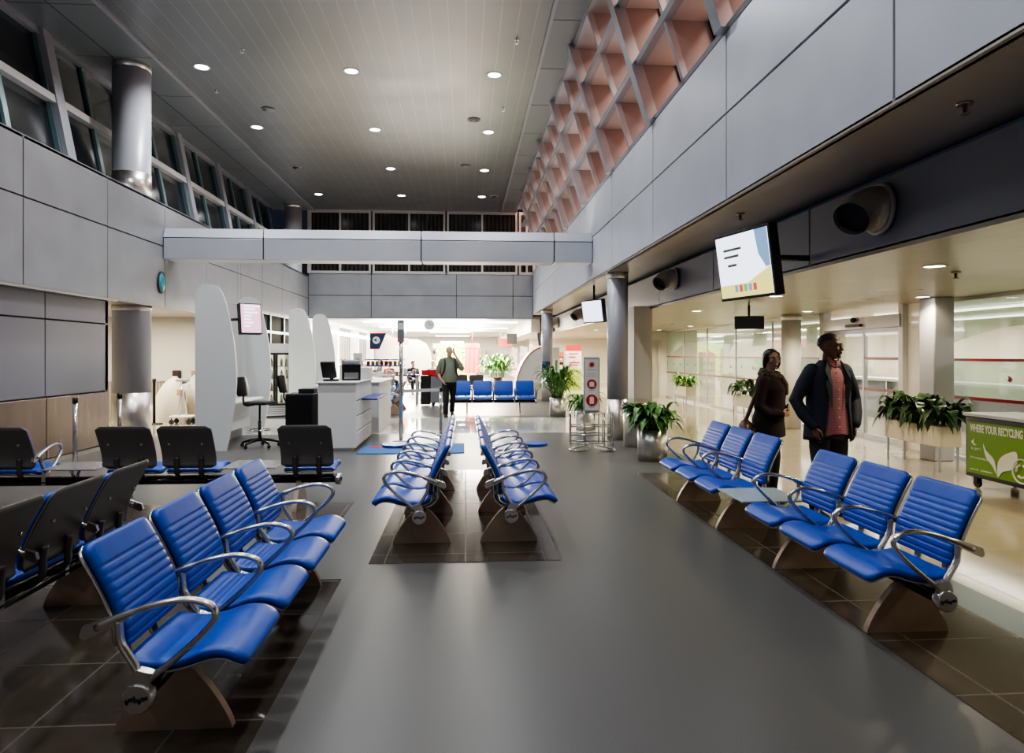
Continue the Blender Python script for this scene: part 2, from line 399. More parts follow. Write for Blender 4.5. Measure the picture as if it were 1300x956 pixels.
struct(MB().box((X2, -4.3, HL), (16.5, 40, HL + 0.05)).build('ceiling', 'ceil_low'))
# lower wall and steel wainscot by the dark seats
panelled('wall_left', -6.15, 1, [-4.3, 0.6, 5.6, 10.6, 12.4], [0.97, 2.12, LB], 'lower_wall')
panelled('wall_left', -6.13, 1, [-4.3, 0.6, 5.6, 10.6, 12.4], [0.06, 0.97], 'steel_bronze')
struct(MB().box((-6.15, -4.3, 0), (-6.10, 12.4, 0.06)).build('baseboard_left', 'steel'))
slab('wall_left', (-11, 12.3, 0), (-6.15, 12.4, LB), 'lower_wall')
# alcove behind the steel column
slab('wall_alcove', (-11, 18.0, 0.93), (-6.0, 18.1, LB), 'cream_wall')
line_mat('corr_cream', (0.55, 0.47, 0.36), (0.30, 0.25, 0.18), 0, 0.075, 0.03, 0.4, 0.2)
slab('wall_alcove', (-11, 17.96, 0), (-6.0, 18.1, 0.93), 'corr_cream')
slab('wall_alcove', (-11.1, 12.3, 0), (-11, 18.1, LB), 'cream_wall')
slab('trim_3', (-11, 17.93, 0.92), (-6.0, 18.0, 0.95), 'frame_light')
# high ceiling
slab('ceiling', (-5.76, -4.3, HC), (1.41, YB, HC + 0.1), 'ceil_slat')
def strip(x0, x1):
    mb = MB(); ys = [-4.3 + 1.96 * k for k in range(17)]
    xs = [x0, (x0 + x1) / 2, x1] if x1 - x0 > 1 else [x0, x1]
    for a, b in zip(ys, ys[1:]):
        for c, d in zip(xs, xs[1:]): mb.box((c + .012, a + .01, HC - 0.02), (d - .012, b - .01, HC + 0.02))
    mb.box((x0, -4.3, HC + 0.02), (x1, YB, HC + 0.1), 1)
    struct(mb.build('ceiling', ['ceil_panel', 'gap']))
strip(1.41, 2.0); strip(-7.35, -5.76)
struct(MB().box((-5.80, -4.3, HC - 0.05), (-5.73, YB, HC + 0.02)).box((1.38, -4.3, HC - 0.05), (1.44, YB, HC + 0.02)).build('trim_4', 'alu_dark'))

# dark outward-leaning windows
def lean_l(z): return -6.80 - 0.5 * (z - LT) / (HC - LT)
wl = lambda z, o=0.0: (lean_l(z) + o)
def window_left(k, y0, y1):
    mb = MB()
    def bar(ya, yb, za, zb, o0, o1, mi=0):
        poly = [(lean_l(za) + o0, za), (lean_l(za) + o1, za), (lean_l(zb) + o1, zb), (lean_l(zb) + o0, zb)]
        mb.prism(poly, ya, yb, 'xz', mi)
    zm = LT + 0.52 * (HC - LT)
    bar(y0 - .13, y0 + .13, LT, HC, -.12, .16, 0)
    bar(y0 + .13, y1 - .13, LT, LT + .09, -.05, .06, 0); bar(y0 + .13, y1 - .13, HC - .14, HC, -.05, .10, 0)
    bar(y0 + .13, y1 - .13, zm - .07, zm + .07, -.05, .14, 1)
    for yc in (y0 + 1.28,): bar(yc - .06, yc + .06, LT, HC, -.06, .05, 2)
    bar(y1 - .20, y1 - .13, LT, HC, -.05, .08, 2)
    w = struct(mb.build('window_%d' % k, ['frame_grey', 'frame_light', 'frame_teal']))
    p = MB(); a, b = y0 + .1, y1 - .1
    p.add([(lean_l(LT), a, LT), (lean_l(LT), b, LT), (lean_l(HC), b, HC), (lean_l(HC), a, HC)], [(0, 1, 2, 3)])
    p.build('pane', 'pane_night', w)
# lattice windows with deep fins, peach lit gallery beyond
def lean_r(z): return 2.66 - 0.72 * (z - RT) / (HC - RT)
def window_right(k, y0, y1):
    mb = MB(); D0, D1 = -0.03, 0.52
    def bar(ya, yb, za, zb, o0, o1, mi=0):
        mb.prism([(lean_r(za) + o0, za), (lean_r(za) + o1, za), (lean_r(zb) + o1, zb), (lean_r(zb) + o0, zb)], ya, yb, 'xz', mi)
    rows = [RT + (HC - RT) * t for t in (0, .345, .69, 1)]
    bar(y0 - .10, y0 + .10, RT, HC, -.12, .04, 0); bar(y0 - .09, y0 + .09, RT, HC, .04, D1, 1)
    for z in rows[1:3]: bar(y0 + .1, y1 - .1, z - .035, z + .035, D0 - .02, .05, 0); bar(y0 + .1, y1 - .1, z - .03, z + .03, .05, D1, 2)  # light on the transom undersides put into a paler frame colour
    bar(y0 + .1, y1 - .1, RT, RT + .05, D0, D1, 0); bar(y0 + .1, y1 - .1, HC - .1, HC, D0, D1, 0)
    bar(y0 + GP * .5 - .035, y0 + GP * .5 + .035, RT, HC, D0, .05, 0); bar(y0 + GP * .5 - .03, y0 + GP * .5 + .03, RT, HC, .05, D1, 1)
    for t in (.5, 1): bar(y0 + GP * t - .13, y0 + GP * t - .02, RT, HC, D1 - .02, D1 + .02, 3)
    w = struct(mb.build('window_%d' % k, ['frame_grey', 'fin', 'frame_light', 'black']))
    p = MB(); a, b = y0 + .1, y1 - .1; o = D1 + .02
    p.add([(lean_r(RT) + o, a, RT), (lean_r(RT) + o, b, RT), (lean_r(HC) + o, b, HC), (lean_r(HC) + o, a, HC)], [(0, 1, 2, 3)])
    p.build('pane', 'glass_clear', w)
k = 0
for y in grid[:-1]:
    k += 1; window_left(k, y, y + GP)
    k += 1; window_right(k, y, y + GP)
# gallery beyond the lattice windows
peach = mat('peach', (0.82, 0.55, 0.44), 0.6)
pe = MB(); pe.box((2.9, -4.3, RT - .1), (6.5, YB, RT)); pe.box((6.4, -4.3, RT), (6.5, YB, 9.2)); pe.box((2.0, -4.3, 8.9), (6.5, YB, 9.0))
struct(pe.build('wall_gallery', 'peach'))
slab('roof', (-9, -4.3, 9.3), (9, YB, 9.4), 'gap')

# back wall over the wide opening
mb = MB()
for a, b in zip([XL, -3.62, -0.35, 1.85], [-3.62, -0.35, 1.85, XR]):
    for c, d in ((3.01, 3.87), (3.87, 4.72)): mb.bbox((a + .01, YB, c + .01), (b - .01, YB + .03, d - .01), .004, 0, None, 1)
mb.box((XL, YB + .03, 3.01), (XR, YB + .1, 4.72), 1); mb.box((XL, YB, 2.98), (XR, YB + 1.2, 3.01), 0)
struct(mb.build('wall_back', ['alu_panel_shaded', 'gap']))
for (a, b) in [(XL, -3.6), (-3.6, -0.75), (-0.75, 2.05), (2.05, XR + .1)]:
    k += 1; mb = MB(); z0, z1 = 4.72, HC
    for x in (a + .04, (a + b) / 2, b - .04):
        r = .07 if x != (a + b) / 2 else .035
        mb.box((x - r, YB - .05, z0), (x + r, YB + .08, z1), 0)
    for z in (z0 + .04, z0 + .62, 6.28, z1 - .05): mb.box((a, YB - .03, z - .05), (b, YB + .08, z + .05), 0)
    w = struct(mb.build('window_%d' % k, ['frame_light']))
    MB().box((a, YB + .04, z0), (b, YB + .06, z1)).build('pane', 'pane_corr', w)
# beam that crosses the hall
mb = MB(); y0, y1 = 14.2, 14.75
xs = [XL, -4.05, -0.9, 1.83, XR]
for a, b in zip(xs, xs[1:]):
    mb.bbox((a + .012, y0, 3.50), (b - .012, y1, 3.92), .01, 0, None, 1)
    poly = [(y0, 3.935), (y1, 3.935), (y1 - .05, 4.12), (y0 + .06, 4.12)]
    mb.prism(poly, a + .012, b - .012, 'yz', 0)
mb.box((XL, y0 + .03, 3.51), (XR, y1 - .06, 3.97), 1)
struct(mb.build('beam', ['alu_panel', 'gap']))
# columns
def column(x, y, r, ztop, zsteel, paint='col_paint'):
    o = MB().lathe([(r, zsteel), (r, ztop - .12)], (x, y, 0), 40, 0).lathe([(r + .004, 0), (r + .004, zsteel)], (x, y, 0), 40, 1).lathe([(r + .006, ztop - .12), (r + .006, ztop)], (x, y, 0), 40, 1)
    return struct(o.build('column', [paint, 'steel']))
column(-6.39, 13.76, 0.335, HC, 0.87); column(-6.39, 26.2, 0.32, HC, 0.9)
MB()
o = MB().lathe([(.345, LB - .1), (.345, LB)], (-6.39, 13.76, 0), 40, 0).lathe([(.345, LT), (.345, LT + .45)], (-6.39, 13.76, 0), 40, 0).build('column_collar', 'steel'); struct(o)
column(2.86, 12.9, 0.195, RB, 0.76); column(2.80, 23.7, 0.19, RB, 0.9)
mb = MB().box((3.2, 13.0, 0.76), (3.55, 13.5, HL + .06)).box((3.195, 12.995, 0), (3.555, 13.505, 0.76), 1)
struct(mb.build('column', ['cream_wall', 'steel']))
column(7.05, 14.6, 0.2, HL, 0.0, 'white'); 
struct(MB().bbox((6.98, 9.9, 0), (7.30, 10.25, HL), .02).build('column', 'col_paint'))
# rear wall behind the viewer and shop hall far beyond
slab('wall_rear', (-11, -4.3, 0), (16.5, -4.2, 9.3), 'alu_panel')
slab('ceiling', (-8, YB + 1.2, 3.05), (9, 75, 3.15), 'ceil_far')
slab('wall_far', (-8, 60, 0), (16.5, 60.1, 3.1), 'white')
line_mat('blind', (0.075, 0.07, 0.065), (0.30, 0.28, 0.25), 1, 0.8, 0.16, 0.5, 0.1)
slab('wall_far', (-6.9, YB + .1, 0), (-6.8, 75, 3.05), 'blind')
for y in (29, 35, 41.5, 48, 56): slab('column', (-6.8, y, 0), (-6.35, y + .5, 3.05), 'white')
slab('trim_5', (-6.8, YB + .2, 2.62), (-6.2, 70, 2.74), 'tube_light')
slab('trim_6', (-6.8, YB + .2, 1.0), (-6.7, 70, 1.08), 'white')
slab('wall_right', (XR + .02, YB + 1, 2.5), (X2 + .2, 75, 3.05), 'cream_wall')
# dark shop front beyond the service fins
mb = MB()
for y in (19.9, 21.6, 23.2, 24.9): mb.box((-6.06, y, 0), (-5.94, y + .1, 2.87))
for z in (0, 2.25, 2.8): mb.box((-6.05, 19.9, z), (-5.95, 25.0, z + .08))
w = struct(mb.build('window_70', 'frame_teal')); MB().box((-6.01, 19.9, 0), (-5.99, 25.0, 2.87)).build('pane', 'pane_shop', w)
slab('wall_left', (-6.1, 18.0, 0), (XL, 19.9, 2.9), 'lilac_panel'); slab('wall_left', (-6.1, 25.0, 0), (XL, YB, 2.9), 'white_panel')

# glass wall of the lobby: panes with film and stripes
ys = [1.6, 3.9, 6.2, 8.5, 10.8]
def glass_panel(n, y0, y1, x=X3, film='glass_frost', marks=2):
    fr = MB().box((x - .02, y0 - .012, 0), (x + .02, y0 + .012, HL)).box((x - .03, y0, 0), (x + .03, y1, .06)).box((x - .03, y0, HL - .05), (x + .03, y1, HL))
    w = struct(fr.build('window_%d' % n, 'frame_light'))
    MB().box((x - .006, y0 + .012, .06), (x + .006, y1 - .012, HL - .05)).build('pane', 'glass_clear', w)
    f = MB().box((x + .010, y0 + .02, .95), (x + .014, y1 - .02, 1.50))
    # wavy lower edge of the upper film
    pts = [(y0 + .02 + (y1 - y0 - .04) * i / 16, 1.72 + .28 * math.sin((y0 + (y1 - y0) * i / 16) * 0.9)) for i in range(17)]
    f.prism(pts + [(y1 - .02, HL - .05), (y0 + .02, HL - .05)], x + .010, x + .014, 'yz', 0)
    f.build('frosted_film', film, w)
    MB().box((x - .014, y0 + .012, .925), (x - .008, y1 - .012, .972)).build('red_stripe', 'stripe_red', w)
    MB().box((x - .014, y0 + .012, 1.50), (x - .008, y1 - .012, 1.54)).build('red_stripe', 'stripe_red', w)
    for i in range(marks):
        yc = y0 + (i + .5) * (y1 - y0) / marks
        MB().prism([(yc - .05, 1.25), (yc, 1.21), (yc + .045, 1.24), (yc + .02, 1.27), (yc + .05, 1.31), (yc - .01, 1.29)], x - .012, x - .008, 'yz').build('bird_mark', 'stripe_red', w)
n = 70
for a, b in zip(ys, ys[1:]): n += 1; glass_panel(n, a, b)
yg = [14.2 + 2.3 * i for i in range(6)]
for a, b in zip(yg, yg[1:]): n += 1; glass_panel(n, a, b, marks=3)
# sliding door
d = MB()
for y in (11.35, 13.95): d.box((X3 - .10, y - .06, 0), (X3 + .06, y + .06, HL))
d.box((X3 - .12, 11.35, 2.08), (X3 + .06, 13.95, 2.30)); d.box((X3 - .05, 11.35, 0), (X3 + .05, 13.95, .03))
door = struct(d.build('door_1', 'frame_light'))
for i, (a, b, xo) in enumerate([(11.42, 12.6, 0), (12.62, 13.88, 0.05)]):
    lf = MB()
    for y in (a, b): lf.box((X3 + xo - .02, y - .022, .03), (X3 + xo + .02, y + .022, 2.08))
    lf.box((X3 + xo - .02, a, .03), (X3 + xo + .02, b, .12)); lf.box((X3 + xo - .02, a, 2.0), (X3 + xo + .02, b, 2.08))
    p = lf.build('door_leaf', 'frame_grey', door)
    MB().box((X3 + xo - .005, a + .02, .12), (X3 + xo + .005, b - .02, 2.0)).build('pane', 'glass_clear', p)
    MB().box((X3 + xo - .016, a + .02, .925), (X3 + xo - .008, b - .02, .98)).build('red_stripe', 'stripe_red', p)
    if i == 0: MB().box((X3 + xo - .016, a + .02, 1.5), (X3 + xo - .008, b - .02, 1.55)).build('red_stripe', 'stripe_red', p)
MB().bbox((X3 - .18, 12.45, 2.12), (X3 - .12, 12.95, 2.17), .01).ball((X3 - .16, 12.7, 2.25), .05).build('door_sensor', 'black', door)
glass = MB().box((X3 - .006, 10.8, .0), (X3 + .006, 11.3, HL)); w = struct(MB().box((X3 - .02, 10.79, 0), (X3 + .02, 10.83, HL)).build('window_90', 'frame_light')); glass.build('pane', 'glass_white', w)
w = struct(MB().box((X3 - .02, 14.0, 0), (X3 + .02, 14.2, HL)).build('trim_7', 'frame_light'))
slab('wall_right', (9.0, 25.6, 0), (9.1, 75, 3.1), 'cream_wall'); slab('wall_far', (3.6, 38.9, 0), (9.0, 39, HL), 'cream_wall')
# room beyond the glass and end wall of the lobby
slab('wall_lobby', (14.0, -4.3, 0), (14.1, 26, HL), 'cream_wall')
slab('wall_lobby', (X3, 25.5, 0), (16.5, 25.6, HL), 'cream_wall')
mb = MB().box((6.35, 25.4, 0), (X3, 25.5, HL)); struct(mb.build('wall_lobby', 'cream_wall'))
d = MB()
for x in (6.5, 7.2): d.box((x - .04, 25.34, 0), (x + .04, 25.4, 2.1))
d.box((6.46, 25.34, 2.05), (7.24, 25.4, 2.13)); door2 = struct(d.build('door_2', 'frame_light'))
MB().box((6.54, 25.36, 0), (7.16, 25.39, 2.05)).build('door_leaf', 'glass_white', door2)
# tube lights seen through the glass and a long rail
for i, (x, y0, y1) in enumerate([(9.2, 4, 9), (9.2, 10, 15), (11.5, 6, 12), (11.5, 13.5, 20), (9.2, 16, 23)]):
    o = MB().box((x - .05, y0, HL - .06), (x + .05, y1, HL - .02)).build('tube_light', 'tube_light')
    tag(o, ['long ceiling tube light behind the glass near the recycling unit', 'long ceiling tube light behind the sliding door', 'deeper ceiling tube light beyond the planter glass', 'deeper ceiling tube light beyond the far glass panes', 'long ceiling tube light behind the far glass panes'][i], 'light', 'tube lights behind the lobby glass')
# ------------------------------------------------------------------ beam benches
# local frame: seats face +X, the row runs along +Y, z up
PITCH = 0.59; W = 0.515
def pad(prof, w, thick, grooves=(), gd=0.006, ns=48, nv=12, flip=1, pw=0.05, corner=0.06):
    """upholstered slab following a side profile [(x, z)], padded on its +normal side"""
    P = catmull([(x, 0, z) for x, z in prof], ns)
    Ltot = sum((P[i + 1] - P[i]).length for i in range(ns)); acc = 0; S = [0]
    for i in range(ns): acc += (P[i + 1] - P[i]).length; S.append(acc / Ltot)
    nrm = []
    for i in range(ns + 1):
        t = (P[min(i + 1, ns)] - P[max(i - 1, 0)]).normalized(); nrm.append(Vector((-t.z, 0, t.x)) * flip)
    mb = MB(); top = []; bot = []
    for i in range(ns + 1):
        s = S[i]; e = min(s, 1 - s) * Ltot                        # distance to the nearer end
        hw = w / 2 - (corner - math.sqrt(max(0, corner ** 2 - (corner - min(e, corner)) ** 2)))
        ge = max((math.exp(-((s - g) * Ltot / 0.0045) ** 2) for g in grooves), default=0)
        for j in range(nv + 1):
            v = math.sin((j / nv - .5) * PI)                      # denser at the sides
            ed = min(e, hw * (1 - abs(v)) + .0005)
            r = 0.022; rise = thick if ed > r else thick * (0.45 + 0.55 * math.sqrt(max(0, 1 - (1 - ed / r) ** 2)))
            side = 1 if abs(v) < .9 else .3
            top.append(P[i] + nrm[i] * (rise - gd * ge * side) + Vector((0, v * hw, 0)))
            bot.append(P[i] + Vector((0, v * hw, 0)))
    n = (ns + 1) * (nv + 1); q = nv + 1; fs = []
    for i in range(ns):
        for j in range(nv):
            a = i * q + j; fs.append((a, a + q, a + q + 1, a + 1)); fs.append((n + a, n + a + 1, n + a + q + 1, n + a + q))
        fs.append((i * q, n + i * q, n + (i + 1) * q, (i + 1) * q)); a = i * q + nv; fs.append((a, a + q, n + a + q, n + a))
    for j in range(nv):
        fs.append((j, j + 1, n + j + 1, n + j)); a = ns * q + j; fs.append((a, n + a, n + a + 1, a + 1))
    return mb.add(top + bot, fs, 0, True)
SEATP = [(-.085, .405), (-.02, .385), (.06, .378), (.15, .392), (.235, .418), (.30, .420), (.345, .400), (.375, .372)]
BACKP = [(-.105, .455), (-.098, .50), (-.104, .56), (-.128, .63), (-.165, .71), (-.208, .79), (-.245, .855)]
BG = [.09 + .083 * i for i in range(9)]
def offs(prof, d):
    P = catmull([(x, 0, z) for x, z in prof], 20); out = []
    for i in range(21):
        t = (P[min(i + 1, 20)] - P[max(i - 1, 0)]).normalized(); out.append((P[i].x - t.z * d, P[i].z + t.x * d))
    return out
me_seat = pad(SEATP, W, .034, (), ns=36).mesh('seat', 'vinyl_blue')
me_seat_worn = pad(SEATP, W, .034, [.12, .19, .26, .33, .40, .47], gd=.004, ns=60).mesh('seat', 'vinyl_blue')
me_pan = pad(offs(SEATP, -.016), W - .02, .014, ns=24).mesh('seat_pan', 'seat_pan')
# the back profile runs upward so its left normal points to -X: flip to pad towards the sitter
me_back = pad(BACKP, W - .01, .034, BG, gd=.0085, ns=84, flip=-1, corner=.045).mesh('backrest', 'vinyl_blue')
b1 = pad([(-.098, .440)] + offs(BACKP, .020)[1:] + [(-.281, .885)], W + .018, .016, ns=24, flip=-1, corner=.05)
me_shell_dark = b1.mesh('back_shell', 'dark_shell'); me_shell_alu = pad(offs(BACKP, .018), W + .008, .016, ns=24, flip=-1, corner=.05).mesh('back_shell', ['alu', 'dark_shell'])
for pl in me_shell_alu.polygons:
    if pl.normal.x < -.5: pl.material_index = 1
br = MB().tube(catmull([(.02, 0, .335), (-.07, 0, .345), (-.13, 0, .40), (-.135, 0, .48), (-.145, 0, .56)], 14), .017, 8, flat=((0, 1, 0), 1.6))
me_brk = br.mesh('bracket', 'alu'); me_brk_d = br.mesh('bracket', 'bracket_dark')
bo = MB().lathe([(.012, -.014), (.010, 0)], (-.205, 0, .70), 10, axis='x')
me_bolt = bo.mesh('bolt', 'chrome')
# looped armrest
ar = MB()
arc = catmull([(-.155, 0, .565), (-.05, 0, .610), (.07, 0, .648), (.18, 0, .662), (.262, 0, .640), (.282, 0, .590), (.225, 0, .520), (.13, 0, .435), (.055, 0, .375), (.012, 0, .33)], 44)
ar.tube(arc, [.017 if i < 6 else .013 for i in range(45)], 8, flat=((0, 1, 0), 1.55))
ar.tube(catmull([(.008, 0, .345), (-.008, 0, .40), (-.04, 0, .455), (-.068, 0, .51), (-.075, 0, .60)], 18), .014, 8, flat=((0, 1, 0), 1.5))
ar.prism([(-.034, .27), (.034, .27), (.038, .345), (.055, .388), (.0, .405), (-.022, .39), (-.036, .345)], -.02, .02, 'xz')
ar.prism([(-.215, .535), (-.20, .520), (-.12, .555), (-.03, .600), (-.04, .628), (-.13, .598), (-.205, .570)], -.013, .013, 'xz')
me_arm = ar.mesh('armrest', 'alu')
# leg: thin sail-shaped plate standing on its wide edge
def legpoly():
    pts = []
    for i in range(13):
        t = i / 12; z = .003 + t * .285
        pts.append((.050 + .195 * (1 - t ** 1.3) ** 0.88, z))
    R = pts; Lp = [(-x, z) for x, z in pts[::-1]]
    return R + Lp
lg = MB().prism(legpoly(), -.022, .022, 'xz', 0, smooth=False)
me_leg = lg.mesh('leg', 'leg_steel')
cp = MB().lathe([(.052, -.03), (.058, -.02), (.058, .022), (.052, .028)], (0, 0, 0), 24, axis='y')
sg = MB()
pts = [(-.040 + .080 * i / 24, .031, .010 * math.sin(i * 1.35) + .006 * math.sin(i * .5)) for i in range(25)]
sg.tube(pts, .0028, 5)
me_cap = cp.mesh('end_cap', 'alu'); me_sig = sg.mesh('signature_mark', 'black')
tb = MB().bbox((-.14, -.27, .43), (.37, .27, .445), .005)
me_top = tb.mesh('table_top', 'table_glass'); me_top_s = tb.mesh('table_top', 'table_steel')
me_tbr = MB().tube([(0, 0, .31), (.1, 0, .42), (.25, 0, .43)], .015).tube([(0, 0, .31), (-.08, 0, .43)], .015).mesh('table_bracket', 'alu')

def bench(loc, rz, slots, label, legs, arms, shell='alu', dark=False, group=None, worn=(), caps=(0, 1), oval=None):
    """slots: string of s(eat) and t(able) along +Y; arms: slot boundaries with an armrest; legs: y positions"""
    B = thing('beam_bench', label, 'bench', loc, rz, group); n = len(slots); Ln = n * PITCH
    bm_ = MB().lathe([(.036, .015), (.036, Ln - .015)], (0, 0, .295), 20, axis='y').bbox((-.02, .05, .325), (.06, Ln - .05, .345), .006)
    bm_.build('beam', 'black_gloss', B)
    for i in caps:
        c = link('end_cap', me_cap, B, (0, Ln * i, .295))
        c.rotation_euler = (0, 0, 0 if i else PI)
        link('signature_mark', me_sig, c)
    for y in legs: link('leg', me_leg, B, (0, y, 0))
    for i, s in enumerate(slots):
        y = (i + .5) * PITCH
        if s == 's':
            st = link('seat', me_seat_worn if i in worn else me_seat, B, (0, y, 0)); link('seat_pan', me_pan, st)
            bk = link('backrest', me_back, B, (0, y, 0))
            sh = link('back_shell', me_shell_dark if dark else me_shell_alu, bk)
            if dark: sh['label'] = 'dark grey back shell'
            for yy in (-.12, .12): link('bracket', me_brk_d if dark else me_brk, bk, (0, yy, 0))
            if dark:
                for yy in (-.16, .16): link('bolt', me_bolt, bk, (0, yy, 0))
        else:
            t = link('table_top', me_top_s if dark else me_top, B, (0, y, 0)); link('table_bracket', me_tbr, t)
    for a in arms: link('armrest', me_arm, B, (0, a * PITCH, 0))
    return B
# right-hand row under the soffit faces the aisle: seven places with a glass table in the middle
bench((2.54, 3.52 + 7 * PITCH, 0), PI, 'ssstsss', 'long blue bench with a glass table midway, in front of the standing man', [PITCH * 7 - .33 - 1.19 * i for i in range(4)][::-1], [0, 1, 2, 4, 5, 6, 7])
bench((-1.24, 2.73, 0), 0, 'ssss', 'blue four seat bench facing the aisle, backing onto the grey shell bench', [.33, .33 + 3 * PITCH + .05], [0, 1, 2, 3, 4], worn=(1, 2))
bench((-2.43, 2.58 + 4 * PITCH, 0), PI, 'ssss', 'bench showing its dark grey back shells behind the blue bench', [.33, 2.0], [0, 1, 2, 3, 4], dark=True)
bench((-0.37, 5.60 + 5 * PITCH, 0), PI, 'sssss', 'blue bench of the central pair facing the service counter', [.33, 1.5, 5 * PITCH - .33], [0, 1, 2, 3, 4, 5], group=None)
bench((0.37, 5.60, 0), 0, 'sssss', 'blue bench of the central pair facing the standing man', [.33, 1.45, 5 * PITCH - .33], [0, 1, 2, 3, 4, 5])
bench((-1.33, 7.38, 0), PI / 2, 'stsstst', 'long bench with steel tables, dark backs turned to the viewer', [.4, 2.2, 3.7], [5], dark=True)
bench((-0.41, 19.2, 0), -PI / 2, 'ssss', 'blue four seat bench beyond the pale tile strip, behind the walking man', [.45, 1.9], [1, 2, 3, 4])
bench((0.7, 25.9, 0), PI / 2, 'ssss', 'blue bench further back, seen over the four seat bench', [.45, 1.9], [0, 2, 4])
bench((-1.95, 18.2 + 4 * PITCH, 0), PI, 'ssss', 'blue bench end-on beside the service counter and the sign pole', [.33, 2.0], [0, 1, 2, 3, 4])
# oval blue end tables carried by brackets on the central pair
for x, s, lab in ((-0.37, -1, 'blue oval side table reaching out beside the floor mat'), (0.37, 1, 'blue oval side table reaching out towards the baggage sizer')):
    t = thing('oval_side_table', lab, 'side table', (x + s * .53, 9.0, 0), 0, 'oval side tables')
    pts = [(.17 * math.cos(a) * (1 if math.cos(a) * s > 0 else .85), .20 * math.sin(a)) for a in [2 * PI * i / 28 for i in range(28)]]
    MB().prism(pts, .415, .45, 'xy', 0).build('table_top', 'vinyl_blue', t)
    MB().prism([(-s * .50, -.36), (-s * .06, .0), (s * .05, .08), (-s * .1, .1), (-s * .50, -.16)], .385, .41, 'xy').build('bracket', 'frame_grey', t)
    MB().tube([(-s * .42, -.2, 0.0), (-s * .42, -.2, .39)], .02).lathe([(.09, 0), (.085, .012)], (-s * .42, -.2, 0)).build('leg', 'chrome', t)

# ------------------------------------------------------------------ service counter and white fins
FIN = [(0, 0), (.49, 0), (.555, .35), (.62, .80), (.645, 1.15), (.635, 1.5), (.60, 1.85), (.54, 2.18), (.47, 2.48), (.40, 2.66), (.31, 2.745), (.20, 2.76), (.09, 2.735), (.025, 2.66), (0, 2.55)]
def fin(x, y, label, tint='white_panel'):
    P = catmull([(a, 0, b) for a, b in FIN[1:]], 40); poly = [(0, 0)] + [(p.x, p.z) for p in P]
    o = MB().prism(poly, -.035, .035, 'xz', 0).build('partition_fin', tint)
    o.location = (x, y, 0); o.rotation_euler = (0, 0, math.radians(6)); return tag(o, label, 'partition')
fin(-4.44, 11.75, 'tall white sail shaped partition, the full one beside the alcove')
fin(-4.58, 14.3, 'white sail shaped partition with the wall monitor in front of it')
fin(-4.40, 17.65, 'white sail shaped partition behind the second stool')
fin(-4.38, 20.2, 'slim white sail shaped partition farthest along the row', 'white')
for y0, y1, lab in ((11.9, 14.2, 'pale service desk built between the two tall white fins'), (18.75, 20.1, 'pale service desk between the two distant white fins')):
    t = thing('service_desk', lab, 'desk', (-4.38, y0, 0))
    MB().box((-.08, 0.02, 0), (-.04, y1 - y0 - .12, 2.55)).build('back_panel', 'lilac_panel', t)
    MB().bbox((-.04, .05, .72), (.38, y1 - y0 - .15, .76), .008).build('desk_top', 'white', t)
    MB().box((-.04, .05, .2), (.12, y1 - y0 - .15, .72)).build('front_panel', 'white_panel', t)
t = thing('display_monitor', 'dark rimmed monitor with a pink screen high between the white fins', 'monitor', (-3.74, 12.35, 2.22), math.radians(38))
mxT = rot('X', math.radians(-8))
MB().bbox((-.19, -.035, -.27), (.19, .09, .27), .01, mx=mxT).build('housing', 'black', t)
emis('screen_pink', (1.0, 0.55, 0.75), 1.6); emis('screen_white', (1.0, 0.95, 1.0), 2.2)
MB().box((-.172, -.04, -.25), (.172, -.036, .25), mx=mxT).build('screen', 'screen_pink', t)
s = MB()
for z, w_ in ((.20, .28), (.15, .20), (.09, .24), (.03, .12), (-.03, .12), (-.09, .16), (-.15, .1)): s.box((-.12, -.043, z), (-.12 + w_, -.0405, z + .03), mx=mxT)
s.build('screen_text', 'screen_white', t)
MB().tube([(-.02, .03, 0), (-.3, .10, -.02), (-.72, .12, -.02)], .025).box((-.12, .03, -.1), (.12, .07, .1)).build('mount', 'black', t)
